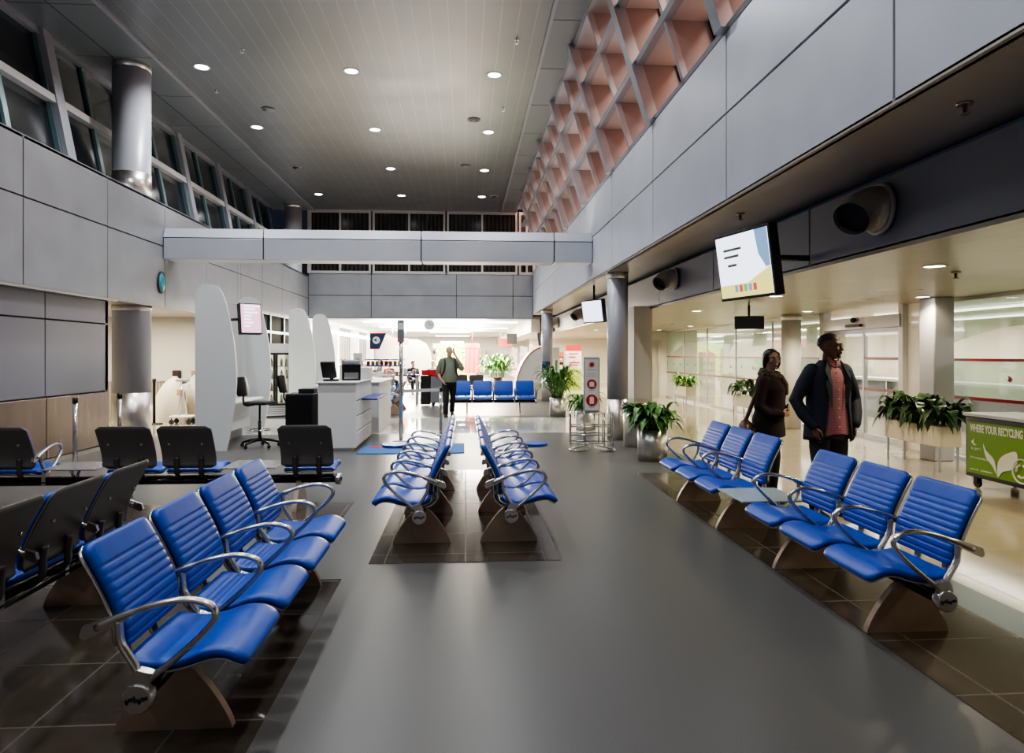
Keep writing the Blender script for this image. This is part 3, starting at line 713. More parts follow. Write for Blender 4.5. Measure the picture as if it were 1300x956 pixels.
# stools
def stool(x, y, rz, label):
    t = thing('drafting_stool', label, 'stool', (x, y, 0), rz, 'black service stools')
    P = MB().bbox((-.22, -.21, .735), (.22, .21, .79), .025); P.build('seat', 'black', t)
    MB().sheet(lambda u, v: ((v - .5) * .40 * (1 - .25 * (2 * u - 1) ** 2), .235 + .05 * u - .05 * (2 * v - 1) ** 2 * -1, .88 + .33 * u), 8, 8).sheet(lambda u, v: ((v - .5) * .40 * (1 - .25 * (2 * u - 1) ** 2), .27 + .05 * u + .05 * (2 * v - 1) ** 2, .88 + .33 * u), 8, 8).build('backrest', 'black', t)
    MB().tube(catmull([(0, .1, .73), (0, .26, .72), (0, .30, .82), (0, .275, .98)], 10), .018).build('back_post', 'black', t)
    MB().lathe([(.028, .12), (.028, .45), (.018, .45), (.018, .735)], (0, 0, 0), 14).build('gas_post', 'black', t)
    b = MB(); c = MB()
    for i in range(5):
        a = 2 * PI * i / 5 + .3; ca, sa = math.cos(a), math.sin(a)
        b.tube([(.02 * ca, .02 * sa, .13), (.16 * ca, .16 * sa, .115), (.32 * ca, .32 * sa, .075)], [.028, .024, .016], 8)
        b.tube([(.32 * ca, .32 * sa, .08), (.32 * ca, .32 * sa, .05)], .012, 6)
        w_ = MB().lathe([(.028, -.02), (.032, -.012), (.032, .012), (.028, .02)], (.32 * ca, .32 * sa, .033), 12, axis='y').build('caster', 'rubber', t)
    b.lathe([(.05, .10), (.045, .16)], (0, 0, 0), 14).build('star_base', 'black_gloss', t)
    r = MB(); r.tube([(.19 * math.cos(2 * PI * i / 24), .19 * math.sin(2 * PI * i / 24), .30) for i in range(24)], .010, 6, closed=True)
    for i in range(3): a = 2 * PI * i / 3; r.tube([(0, 0, .28), (.19 * math.cos(a), .19 * math.sin(a), .30)], .007, 6)
    r.build('foot_ring', 'chrome', t)
stool(-3.55, 12.25, math.radians(80), 'black wheeled stool in front of the tall white fins')
stool(-3.12, 13.3, math.radians(85), 'black stool half hidden behind the dark cabinet')
# the counter
CX = .07
t = thing('service_counter', 'long white service counter with square panels and a blue ledge', 'counter', (.08, 0, 0))
mb = MB(); mb.bbox((-2.52, 11.68, 0.04), (-1.90, 11.74, 1.12), .006)
ysC = [11.74, 12.2, 12.66, 13.12, 13.58]
for a, b in zip(ysC, ysC[1:]):
    for c, d in ((.05, .30), (.31, .56), (.57, .82), (.83, 1.12)): mb.bbox((-1.94, a + .008, c), (-1.90, b - .008, d - .012), .003, 0, None, 1)
mb.box((-2.5, 11.735, .04), (-1.925, 13.58, 1.12), 1)
mb.build('body', ['white', 'gap'], t)
MB().bbox((-2.56, 11.64, 1.12), (-1.86, 13.62, 1.145), .008).build('worktop', 'white', t)
MB().box((-2.48, 11.72, 0), (-1.96, 13.55, .05)).build('plinth', 'steel', t)
MB().bbox((-1.90, 12.3, .80), (-1.62, 13.9, .83), .008).build('ledge', 'blue_trim', t)
MB().bbox((-2.2, 13.0, 1.145), (-1.88, 13.6, 1.36), .008).build('raised_shelf', 'white', t)
t = thing('service_counter', 'second white counter standing behind the panelled one', 'counter', (0, 0, 0))
MB().bbox((-2.5, 14.2, 0), (-1.75, 16.4, 1.02), .006).build('body', 'white', t); MB().bbox((-2.56, 14.15, 1.02), (-1.70, 16.45, 1.05), .008).build('worktop', 'white', t)
t = thing('side_cabinet', 'black cabinet beside the white service counter', 'cabinet', (-2.86, 12.3, 0))
MB().bbox((-.22, -.2, .03), (.24, .35, .92), .008).build('body', 'black', t); MB().bbox((-.05, .0, .92), (.22, .3, 1.0), .01).build('top_box', 'black', t)
MB().box((-.20, -.208, .06), (.22, -.2, .88)).build('door', 'black_gloss', t)
# machines on the counter
t = thing('ticket_printer', 'black and silver ticket printer with lid on the white counter', 'printer', (-2.04, 12.45, 1.146), math.radians(15))
MB().prism([(-.20, 0), (.20, 0), (.20, .18), (.05, .28), (-.20, .28)], -.16, .16, 'yz', mx=rot('Z', 0)).build('body', 'black_gloss', t)
MB().prism([(-.19, .20), (-.05, .285), (-.19, .285)], -.15, .15, 'yz').build('lid', 'frame_grey', t)
MB().box((-.12, -.215, .03), (.12, -.2, .14)).build('tray', 'chrome', t); MB().bbox((-.15, -.18, .285), (.15, .1, .36), .02).build('screen', 'frame_grey', t)
t = thing('keyboard_terminal', 'black tilted terminal beside the ticket printer', 'terminal', (-2.30, 12.02, 1.146), math.radians(-30))
MB().bbox((-.14, -.03, .06), (.14, .03, .34), .01, mx=rot('X', .25)).build('monitor', 'black', t); MB().bbox((-.1, -.08, 0), (.1, .1, .03), .008).tube([(0, .03, .02), (0, .03, .1)], .03).build('stand', 'black', t)
t = thing('desk_monitor', 'black monitor on the rear white counter', 'monitor', (-2.35, 14.6, 1.05), 0)
MB().bbox((-.22, -.02, .12), (.22, .02, .42), .008).build('screen', 'black', t); MB().bbox((-.1, -.08, 0), (.1, .08, .02), .005).tube([(0, .01, 0), (0, .01, .14)], .02).build('stand', 'black', t)
t = thing('poster_holder', 'white notice in a holder on the rear counter', 'sign', (-2.2, 14.35, 1.05), 0)
MB().box((-.09, 0, .25), (.09, .01, .58)).build('notice', 'white', t); MB().ball((0, -.006, .42), (.045, .004, .06)).build('picture', 'tan', t); MB().tube([(0, .02, 0), (0, .02, .3)], .008).box((-.06, -.04, 0), (.06, .06, .01)).build('stand', 'chrome', t)
t = thing('flower_pot', 'potted plant with red flowers on the rear counter', 'plant', (-2.62, 15.4, 1.0), 0)
MB().lathe([(.06, 0), (.08, .14)], (0, 0, .05), 14).build('pot', 'black', t)
fl = MB()
for i in range(26):
    a = random.random() * 6.28; r = random.random() * .2; z = .32 + random.random() * .18
    c = Vector((r * math.cos(a), r * math.sin(a), z)); d = Vector((math.cos(a), math.sin(a), random.uniform(-.4, .5))) * .07; s_ = Vector((-math.sin(a), math.cos(a), 0)) * .035
    fl.add([c - d * .3, c + s_, c + d, c - s_], [(0, 1, 2, 3)], 0)
    fl.tube([(0, 0, .15), c], .004, 4, 1)
fl.build('flowers', ['red', 'leaf'], t)
slab('trim_8', (-2.95, 15.9, 0), (-2.9, 16.0, 0.02), 'steel')
# fridge
t = thing('drinks_fridge', 'white upright fridge with two glass doors before the dark shop front', 'fridge', (-4.98, 18.3, 0), math.radians(28))
MB().box((-.42, -.30, .25), (-.38, .35, 1.85)).box((.38, -.30, .25), (.42, .35, 1.85)).box((-.42, .31, .25), (.42, .35, 1.85)).box((-.42, -.30, 1.62), (.42, .35, 1.88)).box((-.42, -.30, .04), (.42, .35, .30)).build('case', 'white', t)
emis('fridge_light', (1.0, .9, .65), 1.2)
MB().box((-.38, .30, .30), (.38, .31, 1.62)).build('interior', 'fridge_light', t)
for x0, x1 in ((-.40, -.005), (.005, .40)):
    d = MB().box((x0, -.34, .30), (x0 + .05, -.30, 1.64)).box((x1 - .05, -.34, .30), (x1, -.30, 1.64)).box((x0, -.34, .30), (x1, -.30, .35)).box((x0, -.34, 1.59), (x1, -.30, 1.64)).build('door', 'black', t)
    MB().box((x0 + .05, -.325, .35), (x1 - .05, -.315, 1.59)).build('pane', 'glass_clear', d)
for z in (.35, .66, .97, 1.28): MB().box((-.38, -.25, z), (.38, .30, z + .015)).build('shelf', 'frame_light', t)
g = MB()
for z in (.08, .13, .18, .23): g.box((-.38, -.305, z), (.38, -.30, z + .025))
g.build('grille', 'frame_grey', t)
for i, (z, mm) in enumerate([(.365, 'goods'), (.675, 'tan'), (.985, 'goods'), (1.295, 'paper')]):
    for j in range(6):
        o = MB().lathe([(.035, 0), (.035, .14), (.015, .18), (.015, .21)], (0, 0, 0), 8).build('drink_bottle', mm)
        c, s_ = math.cos(math.radians(28)), math.sin(math.radians(28)); lx, ly = -.31 + .125 * j, -.15
        o.location = (-4.98 + lx * c - ly * s_, 18.3 + lx * s_ + ly * c, z + .002)
        tag(o, 'small bottle on the %s shelf inside the drinks fridge' % ['lowest', 'second', 'third', 'topmost'][i], 'bottle', 'bottles on the %s fridge shelf' % ['lowest', 'second', 'third', 'topmost'][i])
# teal dome above the fin
t = thing('wall_dome', 'teal oval badge mounted high on the wall panels above the white fin', 'sign', (XL + .01, 14.1, 3.02))
MB().ball((0, 0, 0), (.06, .15, .20)).build('lens', 'dome_teal', t); MB().lathe([(.17, 0), (.17, .02)], (0, 0, 0), 20, axis='x', mx=Matrix.Diagonal((1, 1, 1.3, 1))).build('rim', 'black', t)

# ------------------------------------------------------------------ alcove
def drape(x, y, label, sc, lean):
    t = thing('covered_screen', label, 'cover', (x, y, 0), 0)
    def fn(u, v):
        a = 2 * PI * v; z = 1.06 * sc * u; w_ = (1 - u ** 2.4) ** .5 if u < 1 else 0
        w_ = max(w_, .12); fold = 1 + .05 * math.sin(a * 7) * (1 - u)
        return (w_ * .40 * math.cos(a) * fold + lean * u, w_ * .26 * math.sin(a) * fold, z)
    MB().sheet(fn, 22, 56).build('cloth', 'cream', t); MB().tube([(lean, 0, 1.0 * sc), (lean, 0, 1.08 * sc)], .06).build('cap', 'white', t)
drape(-7.10, 16.95, 'cream cloth cover over equipment beside the black post', 1.0, .22)
drape(-6.36, 17.5, 'cream cloth cover over equipment half behind the tall white fin', 1.02, -.25)
t = thing('equipment_trolley', 'small wheeled trolley between the two cream cloth covers', 'trolley', (-6.50, 16.40, 0))
MB().bbox((-.22, -.18, .16), (.24, .18, .20), .01).build('deck', 'white', t)
for x in (-.18, .2):
    for y in (-.14, .14): MB().lathe([(.05, -.018), (.06, 0), (.05, .018)], (x, y, .06), 14, axis='y').tube([(x, y, .06), (x, y, .16)], .012).build('caster', 'rubber', t)
MB().tube([(-.08, 0, .2), (0.02, 0, .98)], .022).tube([(.1, 0, .2), (.05, 0, .98)], .015).build('post', 'chrome', t)
MB().bbox((-.10, -.12, .98), (.16, .06, 1.04), .01).bbox((.06, -.14, .80), (.20, -.04, .93), .01, 1).bbox((-.08, -.10, .66), (.02, -.02, .80), .01, 2).build('instruments', ['frame_grey', 'white', 'tan'], t)
t = thing('wall_box', 'dark square box on the alcove wall above the trolley', 'box', (-7.24, 17.95, 1.10))
MB().bbox((-.09, -.06, -.10), (.09, .05, .10), .01).build('case', 'black', t); MB().box((-.07, -.065, -.08), (.07, -.06, .08)).build('face', 'leather_brown', t)
o = MB().bbox((-.05, -.02, -.09), (.05, .0, .09), .008).build('wall_switch', 'tan'); o.location = (-6.85, 17.99, 1.10); tag(o, 'small tan switch plate on the alcove wall', 'switch')
t = thing('barrier_post', 'black barrier post standing in the bright alcove', 'post', (-7.12, 16.4, 0))
MB().lathe([(.03, .02), (.03, .98), (.04, .98), (.04, 1.05)], (0, 0, 0), 16).build('pole', 'black', t); MB().lathe([(.19, 0), (.18, .02), (.05, .03)], (0, 0, 0), 24).build('base', 'black', t)
t = thing('yellow_bucket', 'pale yellow bucket on the alcove floor by the black post', 'bucket', (-7.62, 16.5, 0))
MB().lathe([(.11, 0), (.14, .32), (.15, .32)], (0, 0, 0), 18).build('pail', 'cream', t); MB().ball((0, 0, .34), (.12, .12, .06), mi=0).build('contents', 'yellow', t)
# steel barrier posts by the wainscot
def stanchion(x, y, label, h=.98, r=.032, group=None):
    t = thing('barrier_post', label, 'post', (x, y, 0), 0, group)
    MB().lathe([(r, .02), (r, h - .07)], (0, 0, 0), 18).build('pole', 'chrome', t); MB().lathe([(r + .006, h - .08), (r + .006, h)], (0, 0, 0), 18).build('belt_head', 'black', t)
    MB().lathe([(.17, 0), (.165, .015), (.05, .03)], (0, 0, 0), 24).build('base', 'chrome', t); return t
stanchion(-5.62, 10.4, 'steel barrier post in front of the bronze wainscot'); stanchion(-5.55, 11.55, 'steel barrier post beside the big steel clad column')
# queue line by the counter
t = thing('sign_pole', 'tall steel pole carrying a narrow grey sign panel', 'sign', (-1.17, 12.7, 0))
MB().lathe([(.035, .02), (.035, 2.2)], (0, 0, 0), 18).build('pole', 'chrome', t); MB().lathe([(.17, 0), (.16, .02), (.06, .04)], (0, 0, 0), 24).build('base', 'frame_grey', t)
MB().bbox((-.06, -.05, 1.82), (.06, -.02, 2.22), .008).build('sign_panel', 'lower_wall', t); MB().box((-.045, -.053, 2.05), (.045, -.05, 2.17)).build('notice', 'white', t)
stanchion(-.47, 13.25, 'steel barrier post with a belt, behind the central benches')
o = MB().box((-.33, -.003, -.03), (.33, .003, .03)).build('queue_belt', 'white'); o.location = (-.81, 12.98, .93); o.rotation_euler = (0, 0, math.atan2(.53, .69)); o.scale = (1.24, 1, 1)
tag(o, 'white belt stretched between the sign pole and the barrier post', 'belt')
t = thing('floor_mat', 'blue floor mat with a red emblem behind the central benches', 'mat', (0, 0, 0))
MB().bbox((-1.75, 11.25, 0), (-.02, 12.45, .012), .004).build('carpet', 'mat_blue', t); MB().prism([(-1.66, 11.95), (-1.32, 11.9), (-1.25, 12.1), (-1.4, 12.25), (-1.62, 12.2)], .0125, .014, 'xy').build('emblem', 'mat_red', t)

# ------------------------------------------------------------------ plants
def leaf(mb, base, az, length, width, rise, droop, mi=0, n=6):
    """one arching blade with a centre fold"""
    d = Vector((math.cos(az), math.sin(az), 0)); s = Vector((-math.sin(az), math.cos(az), 0)); vs = []
    for i in range(n + 1):
        t = i / n
        c = Vector(base) + d * (length * (t * .8)) + Vector((0, 0, rise * math.sin(t * PI * .62) - droop * t * t))
        w_ = width * math.sin(PI * min(1, .06 + .94 * t) ** .8) * .5
        vs += [c - s * w_ + Vector((0, 0, w_ * .25)), c, c + s * w_ + Vector((0, 0, w_ * .25))]
    fs = []
    for i in range(n):
        a = i * 3; fs += [(a, a + 1, a + 4, a + 3), (a + 1, a + 2, a + 5, a + 4)]
    mb.add(vs, fs, mi, True)
def foliage(n, sx, sy, z, ln, wd, rise, droop, up=.3):
    mb = MB()
    for i in range(n):
        az = random.random() * 2 * PI; q = random.random()
        b = (sx * random.uniform(-1, 1) * .8, sy * random.uniform(-1, 1) * .8, z)
        az2 = math.atan2(b[1] * (1 / max(sy, .05)) + math.sin(az) * .8, b[0] * (1 / max(sx, .05)) + math.cos(az) * .8)
        l = ln * random.uniform(.6, 1.1); r = rise * random.uniform(.5, 1.2) * (1 + up * q)
        st = Vector(b) + Vector((math.cos(az2), math.sin(az2), 0)) * l * .25 + Vector((0, 0, r * .55))
        mb.tube([b, (Vector(b) + st) / 2 + Vector((0, 0, .03)), st], .004, 4, 0)
        leaf(mb, st, az2 + random.uniform(-.4, .4), l, wd * random.uniform(.7, 1.15), r * .5, droop * random.uniform(.4, 1.3), 0)
    return mb
def round_planter(x, y, r, h, label, n, ln, wd, rise, droop, lm='leaf'):
    t = thing('potted_plant', label, 'plant', (x, y, 0), 0, 'plants in round steel planters')
    MB().lathe([(r, 0), (r, h), (r - .015, h), (r - .015, h - .04)], (0, 0, 0), 40).build('planter', 'steel', t)
    MB().lathe([(r - .015, h - .045), (r - .02, h - .04)], (0, 0, 0), 24).build('soil', 'soil', t)
    foliage(n, r * .75, r * .75, h - .04, ln, wd, rise, droop).build('foliage', lm, t, fix=False)
round_planter(2.83, 10.35, .225, .47, 'leafy plant in a brushed steel planter beside the bench row', 120, .36, .13, .34, .22)
round_planter(2.38, 17.8, .21, .48, 'tall spiky plant in a steel planter near the far blue seats', 120, .62, .075, .72, .30)
round_planter(2.55, 14.6, .21, .45, 'plant in a steel planter hidden behind the wire baggage sizer', 55, .42, .11, .32, .38)
def box_planter(x, y0, y1, label, n, lm):
    t = thing('box_planter', label, 'plant', (x, y0, 0), 0, 'plants in long planter boxes on legs'); Ly = y1 - y0
    MB().bbox((-.15, 0, .34), (.15, Ly, .62), .008).build('box', 'cream', t)
    for yy in (.05, Ly - .05):
        for xx in (-.13, .13): MB().box((xx - .012, yy - .012, 0), (xx + .012, yy + .012, .34)).build('leg', 'frame_grey', t)
    o = foliage(n, .14, Ly * .55, .58, .30, .17, .34, .26).build('foliage', lm, t, loc=(0, Ly / 2, 0), fix=False)
box_planter(6.55, 8.95, 10.2, 'dark leafy plants in a long box before the grey lobby column', 170, 'leaf_dark')
box_planter(6.75, 15.6, 16.8, 'bushy plants in a box by the glass behind the standing woman', 50, 'leaf_dark')
box_planter(6.75, 20.4, 21.6, 'light green plants in a box by the far lobby glass', 70, 'leaf_light')

# ------------------------------------------------------------------ trash can, baggage sizer, recycling unit
t = thing('trash_can', 'round steel trash can with a black rim beside the painted column', 'bin', (2.95, 11.9, 0))
MB().lathe([(.20, .0), (.21, .66)], (0, 0, 0), 32).build('body', 'steel', t); MB().lathe([(.24, .655), (.25, .70), (.24, .73)], (0, 0, 0), 32).build('rim', 'black', t); MB().lathe([(.235, .73), (.22, .755), (.10, .765)], (0, 0, 0), 32).build('lid', 'chrome', t)
t = thing('baggage_sizer', 'wire baggage sizer with a tall sign of red circles', 'sign', (2.12, 11.55, 0), math.radians(-6))
fr = MB()
def rail(pts): fr.tube(pts, .011, 8)
for x0, x1 in ((-.36, -.12), (-.12, .20), (.20, .34)):
    for y in (-.14, .18):
        rail([(x0, y, .08), (x0, y, .62), (x1, y, .62), (x1, y, .08)])
for z in (.12, .26, .40):
    for y in (-.14, .18): rail([(-.36, y, z), (.34, y, z)])
for x in (-.36, -.12, .20, .34):
    for z in (.10, .62): rail([(x, -.14, z), (x, .18, z)])
rail([(-.10, .05, .1), (-.10, .05, 1.5)]); rail([(.12, .05, .1), (.12, .05, 1.5)])
fr.build('wire_frame', 'chrome', t)
ft = MB()
for s_ in (-1, 1): ft.tube(catmull([(s_ * .1, .1, .06), (s_ * .30, -.05, .03), (s_ * .36, -.22, .018), (s_ * .15, -.24, .018), (s_ * .05, -.16, .05), (s_ * .06, 0, .10)], 24), .016, 8)
ft.build('foot_frame', 'chrome', t)
MB().bbox((-.135, .0, .62), (.135, .06, 1.56), .02).build('sign_case', 'frame_grey', t)
sp = MB().box((-.115, -.004, .66), (.115, 0, 1.52)).build('sign_face', 'white', t)
def circle_sign(z, r, w_, h_):
    rr = MB().lathe([(r, -.008), (r, -.004)], (0, 0, z), 32, axis='y', mx=None).build('red_circle', 'red', sp)
    MB().prism([(-w_, z - h_), (w_, z - h_), (w_, z + h_ * .8), (w_ * .5, z + h_ * .8), (w_ * .4, z + h_), (-w_ * .4, z + h_), (-w_ * .5, z + h_ * .8), (-w_, z + h_ * .8)], -.012, -.0085, 'xz').build('bag_symbol', 'white', sp)
circle_sign(1.10, .082, .040, .042); circle_sign(.83, .098, .036, .062)
mp = []
for i in range(11):
    for da, r in ((-.13, .034), (0, .062), (.13, .034)):
        a = PI / 2 + 2 * PI * i / 11 + da; mp.append((r * math.cos(a), 1.43 + r * math.sin(a)))
MB().prism(mp, -.008, -.004, 'xz').build('leaf_emblem', 'red', sp)
ln = MB()
for z, w_ in ((1.335, .09), (1.27, .07), (1.235, .085), (.995, .05), (.71, .05)): ln.box((-w_, -.006, z), (w_, -.004, z + .008))
ln.build('small_print', 'frame_grey', sp)

# recycling unit: long green panel facing the hall
t = thing('recycling_unit', 'green fronted recycling unit with large white leaf print', 'bin', (6.05, 8.02, 0), math.radians(-1.5))
Lu = 2.3
MB().bbox((0, -Lu, .14), (.62, 0, .86), .012).build('body', 'black', t)
MB().bbox((-.02, -Lu - .03, .86), (.66, .03, .90), .008).build('lid', 'frame_grey', t)
MB().prism([(.08, -.75), (.5, -.55), (.5, -1.0), (.2, -1.1)], .901, .905, 'xy').build('yellow_flap', 'yellow', t); MB().prism([(.08, -1.2), (.5, -1.05), (.5, -1.6), (.1, -1.6)], .901, .905, 'xy').build('blue_flap', 'blue_trim', t)
fp = MB().box((-.012, -Lu + .05, .19), (-.001, -.045, .80)).build('front_panel', 'green_sign', t)
mxp = Matrix(((0, 0, -1, -.014), (-1, 0, 0, 0), (0, 1, 0, 0), (0, 0, 0, 1)))      # text: right -> -Y, up -> Z, faces -X
text_mesh('WHERE YOUR RECYCLING GOES', .125, 'leaf_print', 'slogan', fp, tr(0, -.10, .685) @ mxp, fatten=.004, sx=.54)
text_mesh('St. John\u2019s', .045, 'leaf_print', 'airport_name', fp, tr(0, -.12, .47) @ mxp)
text_mesh('RECYCLING PROGRAM', .034, 'leaf_print', 'program_line', fp, tr(0, -.10, .365) @ mxp)
text_mesh('sponsored by', .026, 'leaf_print', 'sponsor_line', fp, tr(0, -.10, .23) @ mxp); text_mesh('COMMUNITY', .032, 'leaf_print', 'sponsor_name', fp, tr(0, -.27, .225) @ mxp)
MB().prism([(-.12, .56), (-.17, .60), (-.16, .55), (-.21, .53), (-.17, .52)], -.018, -.013, 'yz').build('bird_mark', 'leaf_print', fp)
def big_leaf(pts):
    P = [(p.x, p.z) for p in catmull([(a, 0, b) for a, b in pts], 30)]
    MB().prism(P, -.018, -.013, 'yz').build('leaf_print', 'leaf_print', fp)
big_leaf([(-.52, .31), (-.49, .40), (-.42, .45), (-.36, .49), (-.32, .56), (-.34, .47), (-.38, .39), (-.47, .32), (-.53, .24), (-.52, .31)])
big_leaf([(-.54, .22), (-.55, .36), (-.60, .44), (-.70, .50), (-.82, .53), (-.84, .44), (-.80, .36), (-.72, .31), (-.62, .28), (-.56, .21), (-.54, .22)])
rg = MB(); rg.tube([(-.016, -.90 + .13 * math.cos(2 * PI * i / 28), .33 + .13 * math.sin(2 * PI * i / 28)) for i in range(28)], .010, 6, closed=True)
for i in range(3):
    a = 2 * PI * i / 3 + .5; rg.tube([(-.016, -.90 + .07 * math.cos(a + q * .25), .33 + .07 * math.sin(a + q * .25)) for q in range(-3, 4)], .014, 6)
rg.build('recycling_emblem', 'leaf_print', fp)
for y in (-.10, -1.1, -Lu + .1):
    for x in (.08, .54): MB().lathe([(.05, -.02), (.06, 0), (.05, .02)], (x, y, .06), 16, axis='x').box((x - .03, y - .03, .06), (x + .03, y + .03, .14)).build('caster', 'rubber', t)

# ------------------------------------------------------------------ hung screens, nozzles
emis('screen_ad', (0.80, 0.88, 1.0), 2.2); emis('screen_yellow', (0.95, 0.85, 0.25), 1.2); emis('screen_blue', (.25, .45, .75), .9); emis('screen_red', (.8, .1, .1), .9); emis('screen_dark', (.10, .10, .12), .5); emis('screen_green', (.2, .6, .3), .9)
az = math.atan2(2.79 - 2.66, 7.12 - 6.42)
t = thing('hanging_screen', 'large bright advertising screen hung under the soffit', 'screen', (2.73, 6.78, 2.50), PI + math.atan2(-.14, .71) * -1 * -1)
mx = rot('Y', math.radians(8))     # local: screen faces +X, width along Y
t.rotation_euler = (0, 0, PI + math.radians(13)); t.location.x += .05
w2, h2 = .42, .315
MB().bbox((-.10, -w2 - .03, -h2 - .03), (0, w2 + .03, h2 + .03), .01, mx=mx).bbox((-.17, -.30, -.22), (-.10, .30, .22), .02, mx=mx).build('housing', 'black', t)
sc = MB().box((.001, -w2, -h2), (.004, w2, h2), mx=mx).build('screen', 'screen_ad', t)
MB().box((.0045, -w2, -h2), (.006, w2, -h2 + .13), mx=mx).prism([(w2, -h2 + .13), (w2 * .1, -h2 + .13), (w2 * .5, -h2 + .19), (w2, -h2 + .26)], .0045, .006, 'yz', mx=mx).build('yellow_band', 'screen_yellow', sc)
for i, c in enumerate(['screen_blue', 'screen_red', 'screen_green', 'screen_blue', 'screen_red']): MB().box((.0065, -.17 + i * .075, -h2 + .05), (.008, -.12 + i * .075, -h2 + .12), mx=mx).build('icon', c, sc)
MB().prism([(w2, h2), (w2 * .55, h2), (w2 * .62, .08), (w2 * .85, -.06), (w2, -.05)], .0065, .008, 'yz', mx=mx).build('photo_area', 'screen_blue', sc)
mm = MB()
for z, a, b in ((.16, -.3, .0), (.09, -.3, -.05), (0.0, -.25, -.1)): mm.box((.0065, a, z), (.008, b, z + .025), mx=mx)
mm.build('caption', 'lower_wall', sc)
MB().tube([(-.15, 0, .05), (-.4, .04, .08), (-.70, .10, .08)], .03).build('mount', 'black', t)
for i, (x, y, z, rz, lab) in enumerate([(2.82, 15.3, 2.56, PI + .5, 'screen hung under the soffit just beyond the painted column'), (2.95, 27.6, 2.2, PI - .3, 'small screen hung over the far shops')]):
    t = thing('hanging_screen', lab, 'screen', (x, y, z), rz)
    MB().bbox((-.10, -.36, -.26), (0, .36, .26), .01, mx=mx).build('housing', 'monitor_blue', t); MB().box((.001, -.33, -.23), (.004, .33, .23), mx=mx).build('screen', 'screen_ad', t)
    MB().tube([(-.05, 0, .1), (-.05, 0, RB - z if i == 0 else 3.05 - z)], .025).build('mount', 'black', t)
t = thing('hanging_screen', 'flat dark blue screen housing hung from the low lobby ceiling', 'screen', (4.98, 11.9, 2.16), math.radians(-14))
MB().bbox((-.25, -.05, -.115), (.25, .05, .115), .012).build('housing', 'monitor_blue', t); MB().tube([(0, 0, .1), (0, 0, .30)], .02).build('mount', 'black', t)
def nozzle(y, label, z=2.82, s=1.0):
    t = thing('air_nozzle', label, 'vent', (X2 - .02, y, z), 0, 'air nozzles along the dark fascia')
    MB().lathe([(.215 * s, .0), (.22 * s, -.03), (.205 * s, -.04)], (0, 0, 0), 32, axis='x').build('flange', 'nozzle_metal', t)
    path = catmull([(-.02, 0, 0), (-.12, 0, -.005), (-.22, -.025, -.04), (-.30, -.075, -.10)], 10)
    MB().tube(path, [s * (.195 - .05 * i / 10) for i in range(11)], 28, cap=False).tube(path, [s * (.187 - .05 * i / 10) for i in range(11)], 28, cap=False).build('duct', 'nozzle_metal', t)
    e = path[8]; d = (path[-1] - path[-2]).normalized(); q = d.to_track_quat('Z', 'Y').to_matrix().to_4x4()
    MB().lathe([(.001, 0), (.145 * s, .002)], (0, 0, 0), 24, mx=Matrix.Translation(e) @ q).build('throat', 'black', t)
nozzle(5.60, 'large steel air nozzle on the dark fascia behind the hung screen'); nozzle(11.3, 'steel air nozzle on the dark fascia just before the painted column', 2.86, .85)
nozzle(20.3, 'steel air nozzle on the cream fascia beyond the painted column', 2.80, .9); nozzle(26.0, 'distant steel air nozzle over the far lobby opening', 2.80, .95)
# yellow sign board behind the glass, seen above the woman
o = MB().bbox((8.6, 15.4, 2.12), (8.66, 17.6, 2.36), .01).build('overhead_sign', 'yellow'); tag(o, 'yellow overhead sign board behind the lobby glass', 'sign')
t = thing('desk_rail', 'long pale counter behind the sliding glass door', 'counter', (10.2, 9.0, 0))
MB().bbox((0, 0, .95), (.5, 9, 1.02), .01).build('worktop', 'white', t); MB().box((.1, .1, 0), (.16, 8.9, .95)).build('front_panel', 'lower_wall', t)
for i in range(7): MB().box((.02, .2 + i * 1.4, 0), (.07, .25 + i * 1.4, .95)).build('post', 'chrome', t)
# ------------------------------------------------------------------ ceiling fittings and lamps
def spot(x, y, z, e, ang=120, blend=.6, size=.08, col=(1, .95, .88)):
    l = bpy.data.lights.new('lamp', 'SPOT'); l.energy = e; l.spot_size = math.radians(ang); l.spot_blend = blend; l.shadow_soft_size = size; l.color = col
    o = link('lamp', l, None, (x, y, z)); return o
def area(x, y, z, e, sx, sy, col=(1, .95, .88), rotx=0, roty=0):
    l = bpy.data.lights.new('area_lamp', 'AREA'); l.shape = 'RECTANGLE'; l.size = sx; l.size_y = sy; l.energy = e; l.color = col
    o = link('area_lamp', l, None, (x, y, z)); o.rotation_euler = (rotx, roty, 0); return o
me_ring = MB().lathe([(.15, 0), (.155, -.008), (.125, -.010), (.12, .0)], (0, 0, 0), 32, cap=False).mesh('trim_ring', 'white')
me_disc = MB().lathe([(.001, -.004), (.122, -.004)], (0, 0, 0), 32, cap=False).mesh('lamp_disc', 'lamp')
me_ring2 = MB().lathe([(.11, 0), (.115, -.006), (.095, -.008), (.09, .0)], (0, 0, 0), 32, cap=False).mesh('trim_ring', 'white')
me_disc2 = MB().lathe([(.001, -.004), (.092, -.004)], (0, 0, 0), 32, cap=False).mesh('lamp_disc', 'lamp_warm')
rowsY = [-.6, 3.0, 6.6, 10.2, 13.75, 17.3, 20.9, 24.4]; colsX = [-5.08, -2.23, .57]
rown = ['', '', '', '', 'first visible row', 'second row', 'third row', 'last row']
coln = ['nearest the dark leaning windows', 'in the middle of the ceiling', 'nearest the lattice windows']
